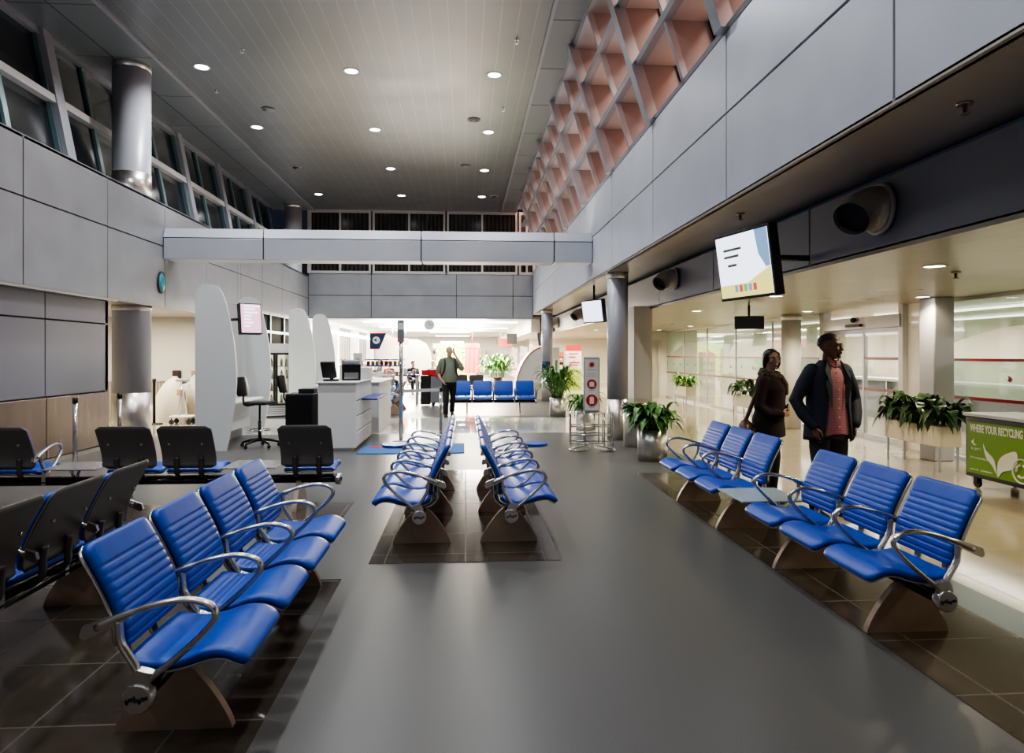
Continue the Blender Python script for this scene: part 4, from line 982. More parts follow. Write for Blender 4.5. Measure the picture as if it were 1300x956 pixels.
for i, y in enumerate(rowsY):
    for j, x in enumerate(colsX):
        spot(x, y, HC - .03, 400 if y > 9 else 240 if y > 0 else 170, 150, .9, .12, (.95, .975, 1))
        if i < 4: continue
        if (i, j) == (6, 0): continue
        t = thing('downlight', 'lit downlight in the high ceiling, %s, %s' % (rown[i], coln[j]), 'light', (x, y, HC), 0, 'downlights in the high ceiling')
        link('trim_ring', me_ring, t); link('lamp_disc', me_disc, t)
for i, y in enumerate([3.0, 6.45, 9.9, 13.4, 17.0, 20.6, 24.0]):
    for j, x in enumerate([4.55, 6.8]):
        spot(x, y, HL - .03, 70 if i < 1 else 125 if i < 5 else 200, 140, .7, .07, (1, .84, .58))
        if i < 1: continue
        t = thing('downlight', 'warm round downlight in the low lobby ceiling, %s of the row %s' % (['', 'first', 'second', 'third', 'fourth', 'fifth', 'sixth'][i], ['along the dark fascia', 'along the glass wall'][j]), 'light', (x, y, HL), 0, 'downlights in the low lobby ceiling')
        link('trim_ring', me_ring2, t); link('lamp_disc', me_disc2, t)
# detectors, sprinklers and a dark camera dome
def small(name, lab, cat, x, y, z, parts, grp=None):
    t = thing(name, lab, cat, (x, y, z), 0, grp)
    for nm, mb, mm in parts: mb.build(nm, mm, t)
for x, y, lab in ((-4.05, 12.9, 'small sprinkler head near the first row of downlights by the dark windows'), (-5.2, 14.9, 'small sprinkler head above the steel capped column'), (.9, 12.2, 'small sprinkler head near the lattice windows'), (.85, 15.6, 'small sprinkler head between the first and second rows of downlights')):
    small('sprinkler_head', lab, 'sprinkler', x, y, HC, [('plate', MB().lathe([(.04, 0), (.035, -.012)], seg=14), 'chrome'), ('nozzle', MB().lathe([(.014, -.012), (.014, -.06), (.03, -.065), (.03, -.07)], seg=10), 'steel')], 'ceiling sprinklers')
for x, y, lab in ((-4.45, 16.0, 'flat round ceiling speaker cover between downlights by the dark windows'), (.2, 16.4, 'flat round ceiling speaker cover near the lattice windows'), (-.0, 20.4, 'flat round ceiling speaker cover in the third row')):
    small('ceiling_speaker', lab, 'speaker', x, y, HC, [('cover', MB().lathe([(.15, 0), (.15, -.02), (.12, -.03)], seg=28), 'ceil_panel'), ('grille', MB().lathe([(.11, -.031), (.02, -.034)], seg=28), 'lower_wall')], 'ceiling speakers')
small('camera_dome', 'dark round camera dome in the high ceiling by the dark windows', 'camera', -5.0, 20.9, HC, [('ring', MB().lathe([(.14, 0), (.13, -.02)], seg=24), 'frame_grey'), ('dome', MB().ball((0, 0, -.01), (.11, .11, .06)), 'black_gloss')])
small('camera_dome', 'dark round camera dome in the high ceiling beside the last lit downlights', 'camera', 1.0, 24.3, HC, [('ring', MB().lathe([(.14, 0), (.13, -.02)], seg=24), 'frame_grey'), ('dome', MB().ball((0, 0, -.01), (.11, .11, .06)), 'black_gloss')])
for x, y, z, lab in ((3.05, 4.05, RB, 'brass sprinkler head under the metal soffit'), (3.0, 7.4, RB, 'small sprinkler under the soffit next to the hung screen'), (5.1, 6.9, HL, 'sprinkler head in the low lobby ceiling')):
    small('sprinkler_head', lab, 'sprinkler', x, y, z, [('plate', MB().lathe([(.05, 0), (.045, -.015)], seg=16), 'steel_bronze'), ('nozzle', MB().lathe([(.016, -.015), (.016, -.06), (.03, -.065), (.03, -.07)], seg=10), 'steel_bronze')])

# light that fills the shop hall, alcove and the gallery beyond the lattice windows
for y, e in ((30.5, 4500), (37, 4500), (44, 4000), (52, 5000)):
    area(-1.5, y, 3.0, e, 6, 3, (1, .90, .72)); 
for i, (x, y) in enumerate([(-3.2, 31), (1.0, 31), (-3.2, 37), (1.0, 38), (-1, 45), (-1, 54)]):
    o = MB().bbox((-1.3, -.3, -.04), (1.3, .3, 0), .01).build('ceiling_light', 'lamp_warm'); o.location = (x, y, 3.05)
    tag(o, 'bright flat ceiling light over the far shops, %s' % ['beside the blinds first in line', 'first in line over the seats', 'beside the blinds second in line', 'second in line over the seats', 'third in line along the hall', 'last in line along the hall'][i], 'light', 'shop hall ceiling lights')
for y in (29.5, 35, 42): area(-1.5, y, 2.3, 900, 5, 3, (1, .95, .85), PI)  # added unseen uplights that brighten the far hall ceiling
area(-7.6, 15.5, 2.45, 190, 1.2, 2.0, (1, .93, .78))
for y in (4, 13, 22): area(4.4, y, 8.7, 420, 2, 8, (1, .76, .66))
# unseen uplights added to brighten the ceiling, above the window ledge and cross beam
for y in (0, 6, 12, 18, 24): area(-6.4, y, LT + .06, 7, .3, 5, (.95, .97, 1), PI)
area(-1.7, 14.5, 4.16, 50, 8, .3, (1, .97, .93), PI)
area(6, 30, 2.42, 420, 4, 7, (1, .93, .78)); area(11, 10, 2.40, 700, 4, 16, (1, .95, .85)); area(11, 20, 2.40, 500, 4, 9, (1, .95, .85))  # area lamps added to lift the far lobby and the room behind the glass
for i, (y) in enumerate([5.6, 9.8, 14.2, 18.9]):
    o = MB().lathe([(.001, 0), (.22, 0), (.22, .03)], (0, 0, 0), 24).build('gallery_light', 'lamp_peach'); o.location = (4.6, y, 8.86)
    tag(o, 'round lamp on the peach gallery ceiling, %s beyond the lattice windows' % ['first', 'second', 'third', 'fourth'][i], 'light', 'gallery lamps beyond the lattice')
w = bpy.data.worlds.new('night'); scn.world = w; w.use_nodes = True
bg = w.node_tree.nodes['Background']; bg.inputs['Color'].default_value = (.02, .025, .04, 1); bg.inputs['Strength'].default_value = .5

# ------------------------------------------------------------------ shop hall
t = thing('hanging_clock', 'round grey clock hanging from the far ceiling', 'clock', (-1.47, 26.8 + 1.6, 2.80))
MB().lathe([(.21, -.05), (.22, 0), (.21, .05)], (0, 0, 0), 32, axis='y').build('case', 'frame_grey', t); MB().lathe([(.001, -.052), (.19, -.052)], (0, 0, 0), 32, axis='y', cap=False).build('face', 'ceil_panel', t)
h = MB().box((-.008, -.058, 0), (.008, -.054, .14)).box((0, -.058, -.008), (.10, -.054, .008)); h.build('hands', 'black', t); MB().box((-.12, -.03, .2), (.12, .03, .26)).build('bracket', 'black', t)
t = thing('hanging_flag', 'navy pennant flag with a white round emblem hung over the counter', 'flag', (-3.62, 26.6, 1.8))
MB().prism([(0, 0), (.36, 0), (.62, .62), (0, .62)], -.01, .01, 'xz').build('cloth', 'navy_flag', t); MB().lathe([(.001, -.014), (.14, -.014)], (.24, 0, .34), 24, axis='y', cap=False).build('emblem', 'white', t)
MB().box((0, -.013, .58), (.60, -.011, .62)).box((0, -.013, 0), (.36, -.011, .03)).build('red_edge', 'red', t); MB().prism([(.14, .34), (.26, .28), (.24, .42)], -.018, -.015, 'xz').build('mark', 'blue_trim', t)
MB().tube([(-.05, 0, .64), (.8, 0, .70)], .012).build('rod', 'chrome', t)
t = thing('hanging_banner', 'long red cloth banner hanging in the far hall', 'banner', (.30, 31.5, .75))
MB().sheet(lambda u, v: ((u - .5) * .68 * (1 - .06 * v), .02 * math.sin(u * 20), v * 1.15), 24, 8).build('cloth', 'red', t); MB().box((-.3, -.02, 1.15), (.3, .02, 1.36)).build('sign_head', 'mat_red', t)
MB().tube([(0, 0, 1.36), (.02, 0, 2.3)], .02).build('strap', 'red', t)
# display stand with blue edges
t = thing('display_stand', 'shop display stand with blue edged shelves full of goods', 'display stand', (-3.5, 22.0, 0))
for z, x0, x1 in ((.92, 0, 2.0), (1.22, .35, 1.55), (1.42, .35, 1.55)):
    MB().bbox((x0, 0, z), (x1, .7, z + .035), .006).build('shelf', 'blue_trim', t)
for x in (.05, .78, 1.95):
    for y in (.05, .65): MB().box((x - .025, y - .025, 0), (x + .025, y + .025, 1.45 if x == .78 else .92)).build('leg', 'frame_light', t)
for i in range(14):
    x = -3.42 + .137 * i; c = ['paper', 'goods', 'tan', 'white'][i % 4]
    o = MB().bbox((-.055, -.1, 0), (.055, .1, .10 + .05 * ((i * 7) % 3)), .012).build('packet', c); o.location = (x, 22.25, .957)
    tag(o, 'pale packet lying on the wide blue shelf of the display stand', 'packet', 'packets on the wide display shelf')
for i in range(8):
    o = MB().bbox((-.05, -.05, 0), (.05, .05, .13), .01).build('snack_box', ['red', 'yellow', 'lime', 'orange'][i % 4]); o.location = (-3.08 + .14 * i, 22.3, 1.257)
    tag(o, 'bright snack box on the middle shelf of the display stand', 'box', 'snack boxes on the display stand')
t = thing('goods_table', 'low pale table heaped with printed goods behind the counter', 'table', (-3.55, 20.6, 0))
MB().bbox((0, 0, .95), (1.4, .9, 1.0), .01).build('table_top', 'white', t)
for x in (.05, 1.35):
    for y in (.05, .85): MB().box((x - .03, y - .03, 0), (x + .03, y + .03, .95)).build('leg', 'frame_light', t)
for i in range(12):
    o = MB().bbox((-.10, -.13, 0), (.10, .13, .05 + .03 * (i % 3)), .012).build('paper_stack', ['paper', 'white', 'goods'][i % 3]); o.location = (-3.43 + .225 * (i % 6), 20.85 + .35 * (i // 6), 1.001); 
    tag(o, 'stack of printed papers on the pale goods table', 'paper', 'paper stacks on the goods table')
t = thing('grey_cart', 'grey box cart with a red cloth over its top', 'cart', (-1.05, 21.5, 0))
MB().bbox((-.02, 0, .1), (.55, .6, .92), .02).build('body', 'lower_wall', t); MB().bbox((-.34, .05, .05), (-.04, .5, .95), .02).build('side_bin', 'black', t)
def cl(u, v):
    x = -.30 + u * .95; d = .30 * max(0, 1 - abs(u - .85) * 2.2); return (x, -.03 - .02 * math.sin(u * 18), 1.12 - v * (.16 + d))
MB().sheet(cl, 20, 8).bbox((-.1, .02, .92), (.62, .55, 1.14), .04).build('red_cloth', 'red', t)
for x in (.05, .48):
    for y in (.08, .52): MB().lathe([(.04, -.015), (.05, 0), (.04, .015)], (x, y, .05), 12, axis='y').box((x - .02, y - .02, .05), (x + .02, y + .02, .1)).build('caster', 'rubber', t)
t = thing('shopping_bag', 'orange bag standing under the display stand', 'bag', (-2.62, 21.2, 0))
MB().bbox((-.16, -.08, 0), (.16, .08, .42), .03).build('body', 'orange', t); MB().tube(catmull([(-.09, 0, .40), (-.08, 0, .55), (.08, 0, .55), (.09, 0, .40)], 14), .012).build('handle', 'orange', t)
# curved white booth
t = thing('curved_booth', 'white booth with a rounded arched end beside the far seats', 'booth', (1.75, 24.6, 0))
arc_ = [(1.25 * (1 - math.cos(a)) * .82, 1.85 * math.sin(a)) for a in [PI / 2 * i / 14 for i in range(15)]]
MB().prism([(0, 0)] + arc_[1:] + [(1.6, 1.85), (1.6, 0)], 0, 1.2, 'xz').build('shell', 'white', t)
MB().prism([(.15, 0), (.17, .6), (.95, .6), (.95, 0)], -.02, 0, 'xz').build('front_panel', 'cream', t)
rd = MB(); rd.tube([(a, -.01, b) for a, b in arc_], .018, 8); rd.build('red_rim', 'mat_red', t)
o = MB().bbox((-.14, -.04, -.18), (.14, .04, .18), .02).build('phone_sign', 'blue_trim'); o.location = (2.72, 23.35, 1.18); tag(o, 'small blue sign box on the column by the curved booth', 'sign')
# shop boards behind the lobby opening
t = thing('shop_board', 'tall lime and white shop board with a red head', 'sign', (4.5, 31.0, 0))
MB().box((0, 0, 0), (.72, .06, .95)).build('lower_half', 'lime', t); MB().box((0, 0, .95), (.72, .06, 1.75)).build('upper_half', 'white', t); MB().box((0, 0, 1.75), (.72, .06, 2.02)).build('red_head', 'red', t)
mq = MB()
for z, w_ in ((1.6, .42), (1.45, .3), (1.2, .5), (1.1, .4)): mq.box((.15, -.01, z), (.15 + w_, 0, z + .06))
mq.build('print', 'mat_red', t)
# shop units along the far hall
for i, (x, y, rz, c, lab) in enumerate([(-2.6, 58.5, 0, 'red', 'shelf unit with red goods against the far end wall'), (.6, 58.5, 0, 'lime', 'shelf unit with lime goods against the far end wall'), (3.4, 50, -PI / 2, 'orange', 'shelf unit with orange goods along the hall side'), (3.4, 42, -PI / 2, 'purple', 'shelf unit with purple goods along the hall side'), (3.4, 36, -PI / 2, 'yellow', 'shelf unit with yellow goods along the hall side')]):
    t = thing('shop_shelf', lab, 'shelf', (x, y, 0), rz)
    b = MB().box((-1, .3, 0), (1, .34, 2.1)).box((-1, 0, 0), (-.96, .34, 2.1)).box((.96, 0, 0), (1, .34, 2.1))
    for z in (.1, .6, 1.1, 1.6, 2.06): b.box((-1, 0, z), (1, .34, z + .03))
    b.build('frame', 'white', t); g = MB()
    for z in (.13, .63, 1.13, 1.63):
        for q in range(11): g.box((-.92 + q * .165, .04, z), (-.80 + q * .165, .24, z + .22 + .08 * ((q * 5) % 3)), (q + int(z * 2)) % 3)
    g.build('goods', [c, 'goods', 'navy_flag'], t)
for i, (x, y, z, w_, h_, c, lab) in enumerate([(2.2, 33, 2.35, .5, .5, 'black', 'square black sign hung high in the far hall'), (2.3, 40, 2.3, .8, .45, 'red', 'red sign hung high in the far hall'), (-3.6, 38, 2.3, 1.0, .35, 'mat_red', 'long dark red sign hung near the blinds'), (-.9, 47, 2.35, 1.6, .3, 'white', 'long white sign hung in front of the patterned board')]):
    t = thing('hanging_sign', lab, 'sign', (x, y, z))
    MB().bbox((-w_ / 2, -.03, -h_ / 2), (w_ / 2, .03, h_ / 2), .01).build('panel', c, t)
    for s_ in (-.35, .35): MB().tube([(w_ * s_, 0, h_ / 2 - .01), (w_ * s_, 0, 3.05 - z)], .008).build('wire', 'chrome', t)
t = thing('drinks_cabinet', 'black framed cabinet of coloured cans beside the shop board', 'cabinet', (3.75, 30.6, 0))
MB().box((0, 0, 0), (.6, .5, 1.7)).build('case', 'black', t)
for z in (.3, .62, .94, 1.26): MB().box((.04, -.01, z), (.56, 0, z + .2)).build('shelf_row', 'goods', t)
MB().box((0, -.02, 1.5), (.6, 0, 1.7)).build('header', 'orange', t)
t = thing('mosaic_board', 'green and yellow patterned board on the far hall wall', 'board', (-1.9, 45, 0))
MB().box((0, 0, 0), (2.6, .1, 2.0)).build('panel', 'mosaic', t); MB().box((-.2, -.02, 2.0), (2.8, .12, 2.3)).build('head', 'leaf_light', t)
t = thing('arched_partition', 'grey arched partition at the end of the blinds', 'partition', (-5.6, 44, 0))
MB().prism([(0, 0), (0, 2.55), (2.6, 2.55), (3.1, 2.3), (3.4, 1.8), (3.5, 1.2), (3.5, 0)], 0, .1, 'xz').build('panel', 'blind', t)
t = thing('dressed_bush', 'tall indoor bush with mixed leaves behind the far seats', 'plant', (1.35, 30.2, 0))
MB().lathe([(.2, 0), (.26, .6)], (0, 0, 0), 18).build('pot', 'leather_brown', t); foliage(110, .45, .35, .6, .7, .16, .75, .3).build('foliage', 'leaf', t, fix=False)
# ------------------------------------------------------------------ people
def hand(mb, wrist, d, side, palm_n, curl=.5, s=1.0):
    """palm and five bent fingers; d: direction of the hand, side: towards the thumb, palm_n: palm normal"""
    d = Vector(d).normalized(); side = (Vector(side) - d * Vector(side).dot(d)).normalized(); pn = Vector(palm_n); pn = (pn - d * pn.dot(d) - side * pn.dot(side)).normalized(); w = Vector(wrist)
    k = w + d * .085 * s
    for q in (-1.2, -.4, .4, 1.2): mb.chain([w + side * q * .010 * s, k + side * q * .017 * s], [.017 * s, .0135 * s], 8)
    for q, ln in ((1.3, .072), (.45, .082), (-.42, .076), (-1.25, .060)):
        p = k + side * q * .0185 * s; dd = d; pts = [p]
        for j, f in enumerate((.45, .32, .25)):
            dd = (dd * math.cos(curl * .8) + pn * math.sin(curl * .8)).normalized(); p = p + dd * ln * f * s; pts.append(p)
        mb.chain(pts, [.0098 * s, .009 * s, .0082 * s, .007 * s], 8)
    p = w + d * .02 * s + side * .018 * s; q = p + (d * .6 + side * .75 + pn * .2).normalized() * .042 * s; r = q + (d * .95 + side * .15 + pn * .4 * curl).normalized() * .032 * s; e = r + (d + pn * .5 * curl).normalized() * .024 * s
    mb.chain([p, q, r, e], [.015 * s, .0125 * s, .0105 * s, .008 * s], 8)
def ringloft(mb, rings, seg=28, mi=0, cap=True, mx=None):
    """rings: (cx, cy, z, rx, ry)"""
    vs = []; fs = []
    for cx, cy, z, rx, ry in rings:
        for k in range(seg):
            a = 2 * PI * k / seg; ca, sa = math.cos(a), math.sin(a); e = .82
            vs.append((cx + rx * math.copysign(abs(ca) ** e, ca), cy + ry * math.copysign(abs(sa) ** e, sa), z))
    n = len(rings)
    for i in range(n - 1):
        for k in range(seg): fs.append((i * seg + k, i * seg + (k + 1) % seg, (i + 1) * seg + (k + 1) % seg, (i + 1) * seg + k))
    if cap: fs.append(tuple(range(seg))[::-1]); fs.append(tuple((n - 1) * seg + k for k in range(seg)))
    return mb.add(vs, fs, mi, True, mx)
def head_parts(hm, s=1.0, jaw=1.0):
    """solids of a head at the origin (chin -.115, crown +.115, facing -Y)"""
    T = hm @ Matrix.Scale(s, 4)
    mb = MB()
    mb.ball((0, .012, .030), (.076, .096, .086), mx=T)                      # skull
    mb.ball((0, -.022, -.030), (.060 * jaw, .068, .072), mx=T)              # face
    mb.ball((0, -.040, -.088), (.036 * jaw, .040, .026), mx=T)              # chin
    mb.ball((0, -.076, .026), (.050, .020, .012), mx=T)                     # brow
    for x in (-1, 1):
        mb.ball((x * .040, -.060, -.022), (.022, .026, .020), mx=T)         # cheek
        mb.ball((x * .075, .010, -.008), (.010, .020, .032), mx=T)          # ear
        mb.ball((x * .011, -.098, -.030), (.010, .012, .009), mx=T)         # nostril
    mb.chain([(0, -.084, .018), (0, -.098, -.008), (0, -.106, -.028)], [.009, .012, .013], 10, mx=T)   # nose
    mb.ball((0, -.085, -.058), (.024, .012, .008), mx=T); mb.ball((0, -.082, -.070), (.021, .012, .008), mx=T)   # lips
    return mb, T
def merge(a, b):
    o = len(a.v); a.v += b.v; a.f += [tuple(i + o for i in f) for f in b.f]; a.mi += b.mi; a.sm += b.sm
def face(T, parent, hair='hair_dark', brows=True):
    e = MB(); p = MB(); l = MB(); b = MB()
    for x in (-1, 1):
        e.ball((x * .031, -.079, .006), (.013, .009, .0075), 10, 7, mx=T); p.ball((x * .031, -.0865, .006), (.0055, .003, .0055), 8, 6, mx=T)
        b.tube([(x * .014, -.097, .026), (x * .034, -.094, .032), (x * .052, -.082, .026)], [.004, .005, .003], 6, mx=T)
    l.tube([(-.022, -.092, -.0635), (0, -.0985, -.062), (.022, -.092, -.0635)], [.003, .0055, .003], 6, mx=T)
    eo = e.build('eyes', 'eye_white', parent); p.build('pupils', 'black', eo); l.build('lips', 'lip', parent); b.build('eyebrows', hair, parent)

def person_body(spec):
    """one continuous skin mesh from joints given in spec"""
    mb = MB(); S = spec
    ringloft(mb, S['torso'])
    mb.chain(S['neck'], [.062, .058, .055], 14)
    for arm in S['arms']: mb.chain(arm, [.052, .046, .040, .036, .027], 12)
    for h in S['hands']: hand(mb, *h)
    for lg_ in S['legs']: mb.chain(lg_, [.088, .078, .058, .052, .036], 14)
    for ft_ in S['feet']: mb.chain([(p[0], p[1] + .01, p[2] * .8) for p in ft_], [.034, .032, .022, .012], 10)
    hd, T = head_parts(S['headmx'], S.get('hs', 1.0), S.get('jaw', 1.0)); merge(mb, hd)
    return mb, T
def shoe(mb, heel, toe, w=.047):
    h, t = Vector(heel), Vector(toe); d = (t - h).normalized(); s = Vector((-d.y, d.x, 0)); L_ = (t - h).length; rings = []
    for f, hw, ht in ((-.02, .6, .055), (.06, .85, .085), (.25, .88, .098), (.45, .9, .080), (.65, 1.05, .058), (.85, .95, .042), (.97, .6, .030)):
        c = h + d * L_ * f; vs = [c + s * w * hw * x + Vector((0, 0, ht * z)) for x, z in ((-1, 0), (-1, .35), (-.75, .8), (0, 1), (.75, .8), (1, .35), (1, 0))]
        rings.append(vs)
    fs = [];
    for i in range(6):
        for k in range(7): fs.append((i * 7 + k, i * 7 + (k + 1) % 7, (i + 1) * 7 + (k + 1) % 7, (i + 1) * 7 + k))
    fs.append(tuple(range(7))); fs.append(tuple(range(42, 49))[::-1])
    mb.add([v for r in rings for v in r], fs, 0, True)
def smooth_garment(mb, name, mname, parent, voxel=.012, it=5):
    me = remesh(mb, voxel, it); me.name = name; me.materials.append(M[mname]); return link(name, me, parent)
def yaw_head(c, yaw, pitch=0, roll=0): return tr(*c) @ rot('Z', yaw) @ rot('X', pitch) @ rot('Y', roll)

# --- the man: navy jacket, hands in his pockets, head turned aside
man = thing('person', 'person in a navy jacket and pink shirt standing with hands in pockets', 'person', (3.58, 6.62, 0), math.radians(10))
mm_ = yaw_head((0.0, -.02, 1.675), math.radians(38), 0, 0)
torso_m = [(0, .01, .80, .16, .115), (0, .01, .92, .178, .125), (0, .005, 1.06, .172, .128), (0, 0, 1.22, .185, .130), (0, 0, 1.36, .195, .125), (0, .01, 1.45, .165, .10), (0, .015, 1.52, .09, .07)]
armL = [(-.195, .015, 1.44), (-.265, .035, 1.30), (-.335, .06, 1.15), (-.30, -.01, 1.02), (-.235, -.075, .91)]
armR = [(.195, .015, 1.44), (.27, .035, 1.30), (.345, .065, 1.15), (.305, -.01, 1.02), (.24, -.075, .91)]
legL = [(-.095, .01, .86), (-.105, .0, .70), (-.115, -.02, .49), (-.12, .01, .32), (-.125, .03, .09)]
legR = [(.095, .01, .86), (.11, .01, .70), (.12, .01, .49), (.13, .04, .32), (.135, .05, .09)]
mb, T = person_body(dict(torso=torso_m, neck=[(0, .02, 1.46), (0, .01, 1.54), (0, .0, 1.62)], arms=[armL, armR],
    hands=[((-.228, -.08, .895), (.18, -.12, -1), (.3, -1, 0), (1, .2, 0), .35), ((.233, -.08, .895), (-.18, -.12, -1), (-.3, -1, 0), (-1, .2, 0), .35)],
    legs=[legL, legR], feet=[[(-.125, .05, .05), (-.13, -.04, .055), (-.14, -.12, .035), (-.145, -.17, .028)], [(.135, .07, .05), (.145, -.02, .055), (.155, -.10, .035), (.16, -.15, .028)]], headmx=mm_, hs=1.06, jaw=1.05))
me = remesh(mb, .0065, 3); me.materials.append(M['skin_man']); link('body', me, man); face(T, man)
hr = MB(); hr.sheet(lambda u, v: (lambda a, b: T @ Vector((.082 * math.sin(b) * math.cos(a), .014 + .103 * math.sin(b) * math.sin(a) * 1.0, .034 + .094 * math.cos(b))))(2 * PI * u, v * (1.30 + .62 * max(0, math.sin(2 * PI * u)) - .12 * max(0, -math.sin(2 * PI * u)))), 36, 12)
hr.build('hair', 'hair_dark', man)
bd = MB()
for x in (-1, 1): bd.tube([(x * .030, -.078, -.052), (x * .034, -.074, -.075), (x * .022, -.080, -.098)], [.005, .007, .009], 8, mx=T)
bd.tube([(-.026, -.092, -.052), (0, -.098, -.048), (.026, -.092, -.052)], .0055, 8, mx=T); bd.ball((0, -.078, -.096), (.024, .014, .014), mx=T)
bd.build('beard', 'hair_dark', man)
gl = MB()
for x in (-1, 1):
    gl.tube([(x * .033 + .025 * math.cos(a) , -.103, .004 + .017 * math.sin(a)) for a in [2 * PI * i / 20 for i in range(20)]], .0022, 6, closed=True, mx=T); gl.tube([(x * .057, -.100, .010), (x * .080, -.03, .012), (x * .083, .03, .004)], .002, 6, mx=T)
gl.tube([(-.009, -.103, .006), (.009, -.103, .006)], .002, 6, mx=T); gl.build('glasses', 'black_gloss', man)
# trousers
tr_ = MB(); ringloft(tr_, [(0, .01, .78, .165, .13), (0, .01, .90, .188, .14), (0, .008, 1.02, .178, .136)])
tr_.chain([(-.098, .01, .84), (-.108, 0, .68), (-.116, -.02, .48), (-.122, .015, .28), (-.125, .03, .10)], [.104, .095, .077, .072, .068], 16); tr_.chain([(.098, .01, .84), (.112, .01, .68), (.121, .01, .48), (.13, .045, .28), (.135, .05, .10)], [.104, .095, .077, .072, .068], 16)
smooth_garment(tr_, 'trousers', 'denim', man, .011)
MB_s = MB(); shoe(MB_s, (-.122, .07, 0), (-.15, -.22, 0), .05); shoe(MB_s, (.133, .09, 0), (.168, -.20, 0), .05); MB_s.build('shoes', 'shoe', man)
# shirt, worn loose over the trousers
sh = MB()
def shirt_ring(z, rx, ry, wav=0.0, zf=0.0): return [(rx * math.copysign(abs(math.cos(a)) ** .85, math.cos(a)), .008 + ry * math.copysign(abs(math.sin(a)) ** .85, math.sin(a)) + wav * math.sin(a * 9), z + zf * (math.cos(a * 2 - PI) * .5)) for a in [2 * PI * i / 56 for i in range(56)]]
rg_ = [shirt_ring(z, *p) for z, p in ((.80, (.200, .158, .006, .06)), (.86, (.198, .157, .005, .03)), (.96, (.194, .152, .003)), (1.08, (.186, .146)), (1.22, (.195, .146)), (1.36, (.203, .138)), (1.45, (.172, .112)), (1.50, (.10, .082)), (1.545, (.068, .070)))]
vs = [p for r in rg_ for p in r]; fs = [(i * 56 + k, i * 56 + (k + 1) % 56, (i + 1) * 56 + (k + 1) % 56, (i + 1) * 56 + k) for i in range(8) for k in range(56)]
sh.add(vs, fs, 0, True)
for s_ in (-1, 1): sh.add([(0.004 * s_, -.100, 1.475), (.06 * s_, -.093, 1.50), (.070 * s_, -.055, 1.575), (.045 * s_, -.075, 1.575), (.010 * s_, -.095, 1.53)], [(0, 1, 2, 3, 4)], 0)
sho = sh.build('shirt', 'shirt_pink', man)
bt = MB()
bt.box((-.016, -.150, .86), (.016, -.1475, 1.0)); 
bt2 = MB()
for i, z in enumerate((.90, .99, 1.08, 1.17, 1.26, 1.35, 1.43)): bt2.lathe([(.006, -.004), (.006, 0)], (0, [-.152, -.147, -.141, -.141, -.141, -.133, -.115][i], z), 10, axis='y')
bt2.build('buttons', 'white', sho)
# jacket: open front shell, lapels, sleeves
jk = MB(); seg = 44
def jring(z, rx, ry, gap, push=0.0):
    out = []
    for k in range(seg + 1):
        a = -PI / 2 + gap + (2 * PI - 2 * gap) * k / seg
        out.append((rx * math.copysign(abs(math.cos(a)) ** .8, math.cos(a)), .012 + ry * math.copysign(abs(math.sin(a)) ** .8, math.sin(a)), z))
    return out
J = [(.76, .238, .178, .62), (.80, .236, .177, .58), (.90, .228, .172, .54), (1.0, .218, .168, .50), (1.10, .210, .162, .46), (1.22, .214, .160, .46), (1.34, .222, .152, .46), (1.42, .212, .134, .44), (1.47, .180, .112, .44), (1.51, .118, .088, .52), (1.545, .078, .078, .70)]
outer = [jring(z, rx, ry, g) for z, rx, ry, g in J]; inner = [jring(z, rx - .012, ry - .012, g) for z, rx, ry, g in J]
q = seg + 1; nr = len(J); vs = [p for r in outer for p in r] + [p for r in inner for p in r]; fs = []
for i in range(nr - 1):
    for k in range(seg):
        a = i * q + k; fs.append((a, a + 1, a + q + 1, a + q)); b = nr * q + a; fs.append((b, b + q, b + q + 1, b + 1))
    for k in (0, seg): a = i * q + k; fs.append((a, a + q, nr * q + a + q, nr * q + a))
for k in range(seg): fs.append((k, nr * q + k, nr * q + k + 1, k + 1))
jk.add(vs, fs, 0, True)
slv = MB()
for A, sx_ in ((armL, -1), (armR, 1)):
    P = [Vector(p) for p in A]; P[0] = P[0] + Vector((-.01 * sx_, 0, .0)); P[-1] = P[-1] + Vector((0.005 * sx_, 0.0, .008))
    slv.chain(P, [.078, .074, .066, .060, .052], 16)
me = remesh(slv, .011, 3); slo = me
lp = MB()
for s_ in (-1, 1):
    lp.add([(s_ * .072, -.146, 1.06), (s_ * .155, -.150, 1.33), (s_ * .120, -.148, 1.37), (s_ * .135, -.118, 1.45), (s_ * .070, -.072, 1.555), (s_ * .045, -.092, 1.48), (s_ * .068, -.140, 1.30)], [(0, 1, 2, 3, 4, 5, 6)], 0)
jko = jk.build('jacket', 'navy', man); me.materials.append(M['navy']); link('sleeves', me, jko); lp.build('lapels', 'navy', jko)

# --- the woman: dark top, scarf, bag; body to one side, face towards the viewer
wom = thing('person', 'person in a dark burgundy top and patterned scarf with a brown handbag', 'person', (3.33, 7.42, 0), math.radians(52))
hw_ = yaw_head((0, -.03, 1.545), math.radians(-48), 0, math.radians(-4))
torso_w = [(0, .0, .76, .17, .13), (0, .01, .88, .178, .145), (0, -.01, 1.0, .160, .135), (0, -.015, 1.12, .160, .135), (0, -.02, 1.22, .168, .145), (0, 0, 1.32, .165, .115), (0, .01, 1.39, .08, .07)]
aL = [(-.165, .01, 1.31), (-.205, .04, 1.18), (-.225, .05, 1.04), (-.20, -.05, .96), (-.14, -.16, .96)]
aR = [(.165, .01, 1.31), (.205, .045, 1.18), (.225, .06, 1.04), (.20, -.04, .98), (.13, -.15, 1.0)]
lL = [(-.085, .01, .80), (-.09, .0, .65), (-.095, -.01, .46), (-.095, .02, .30), (-.10, .04, .09)]; lR = [(.085, .01, .80), (.09, .0, .65), (.095, -.03, .46), (.095, -.02, .30), (.10, .0, .09)]
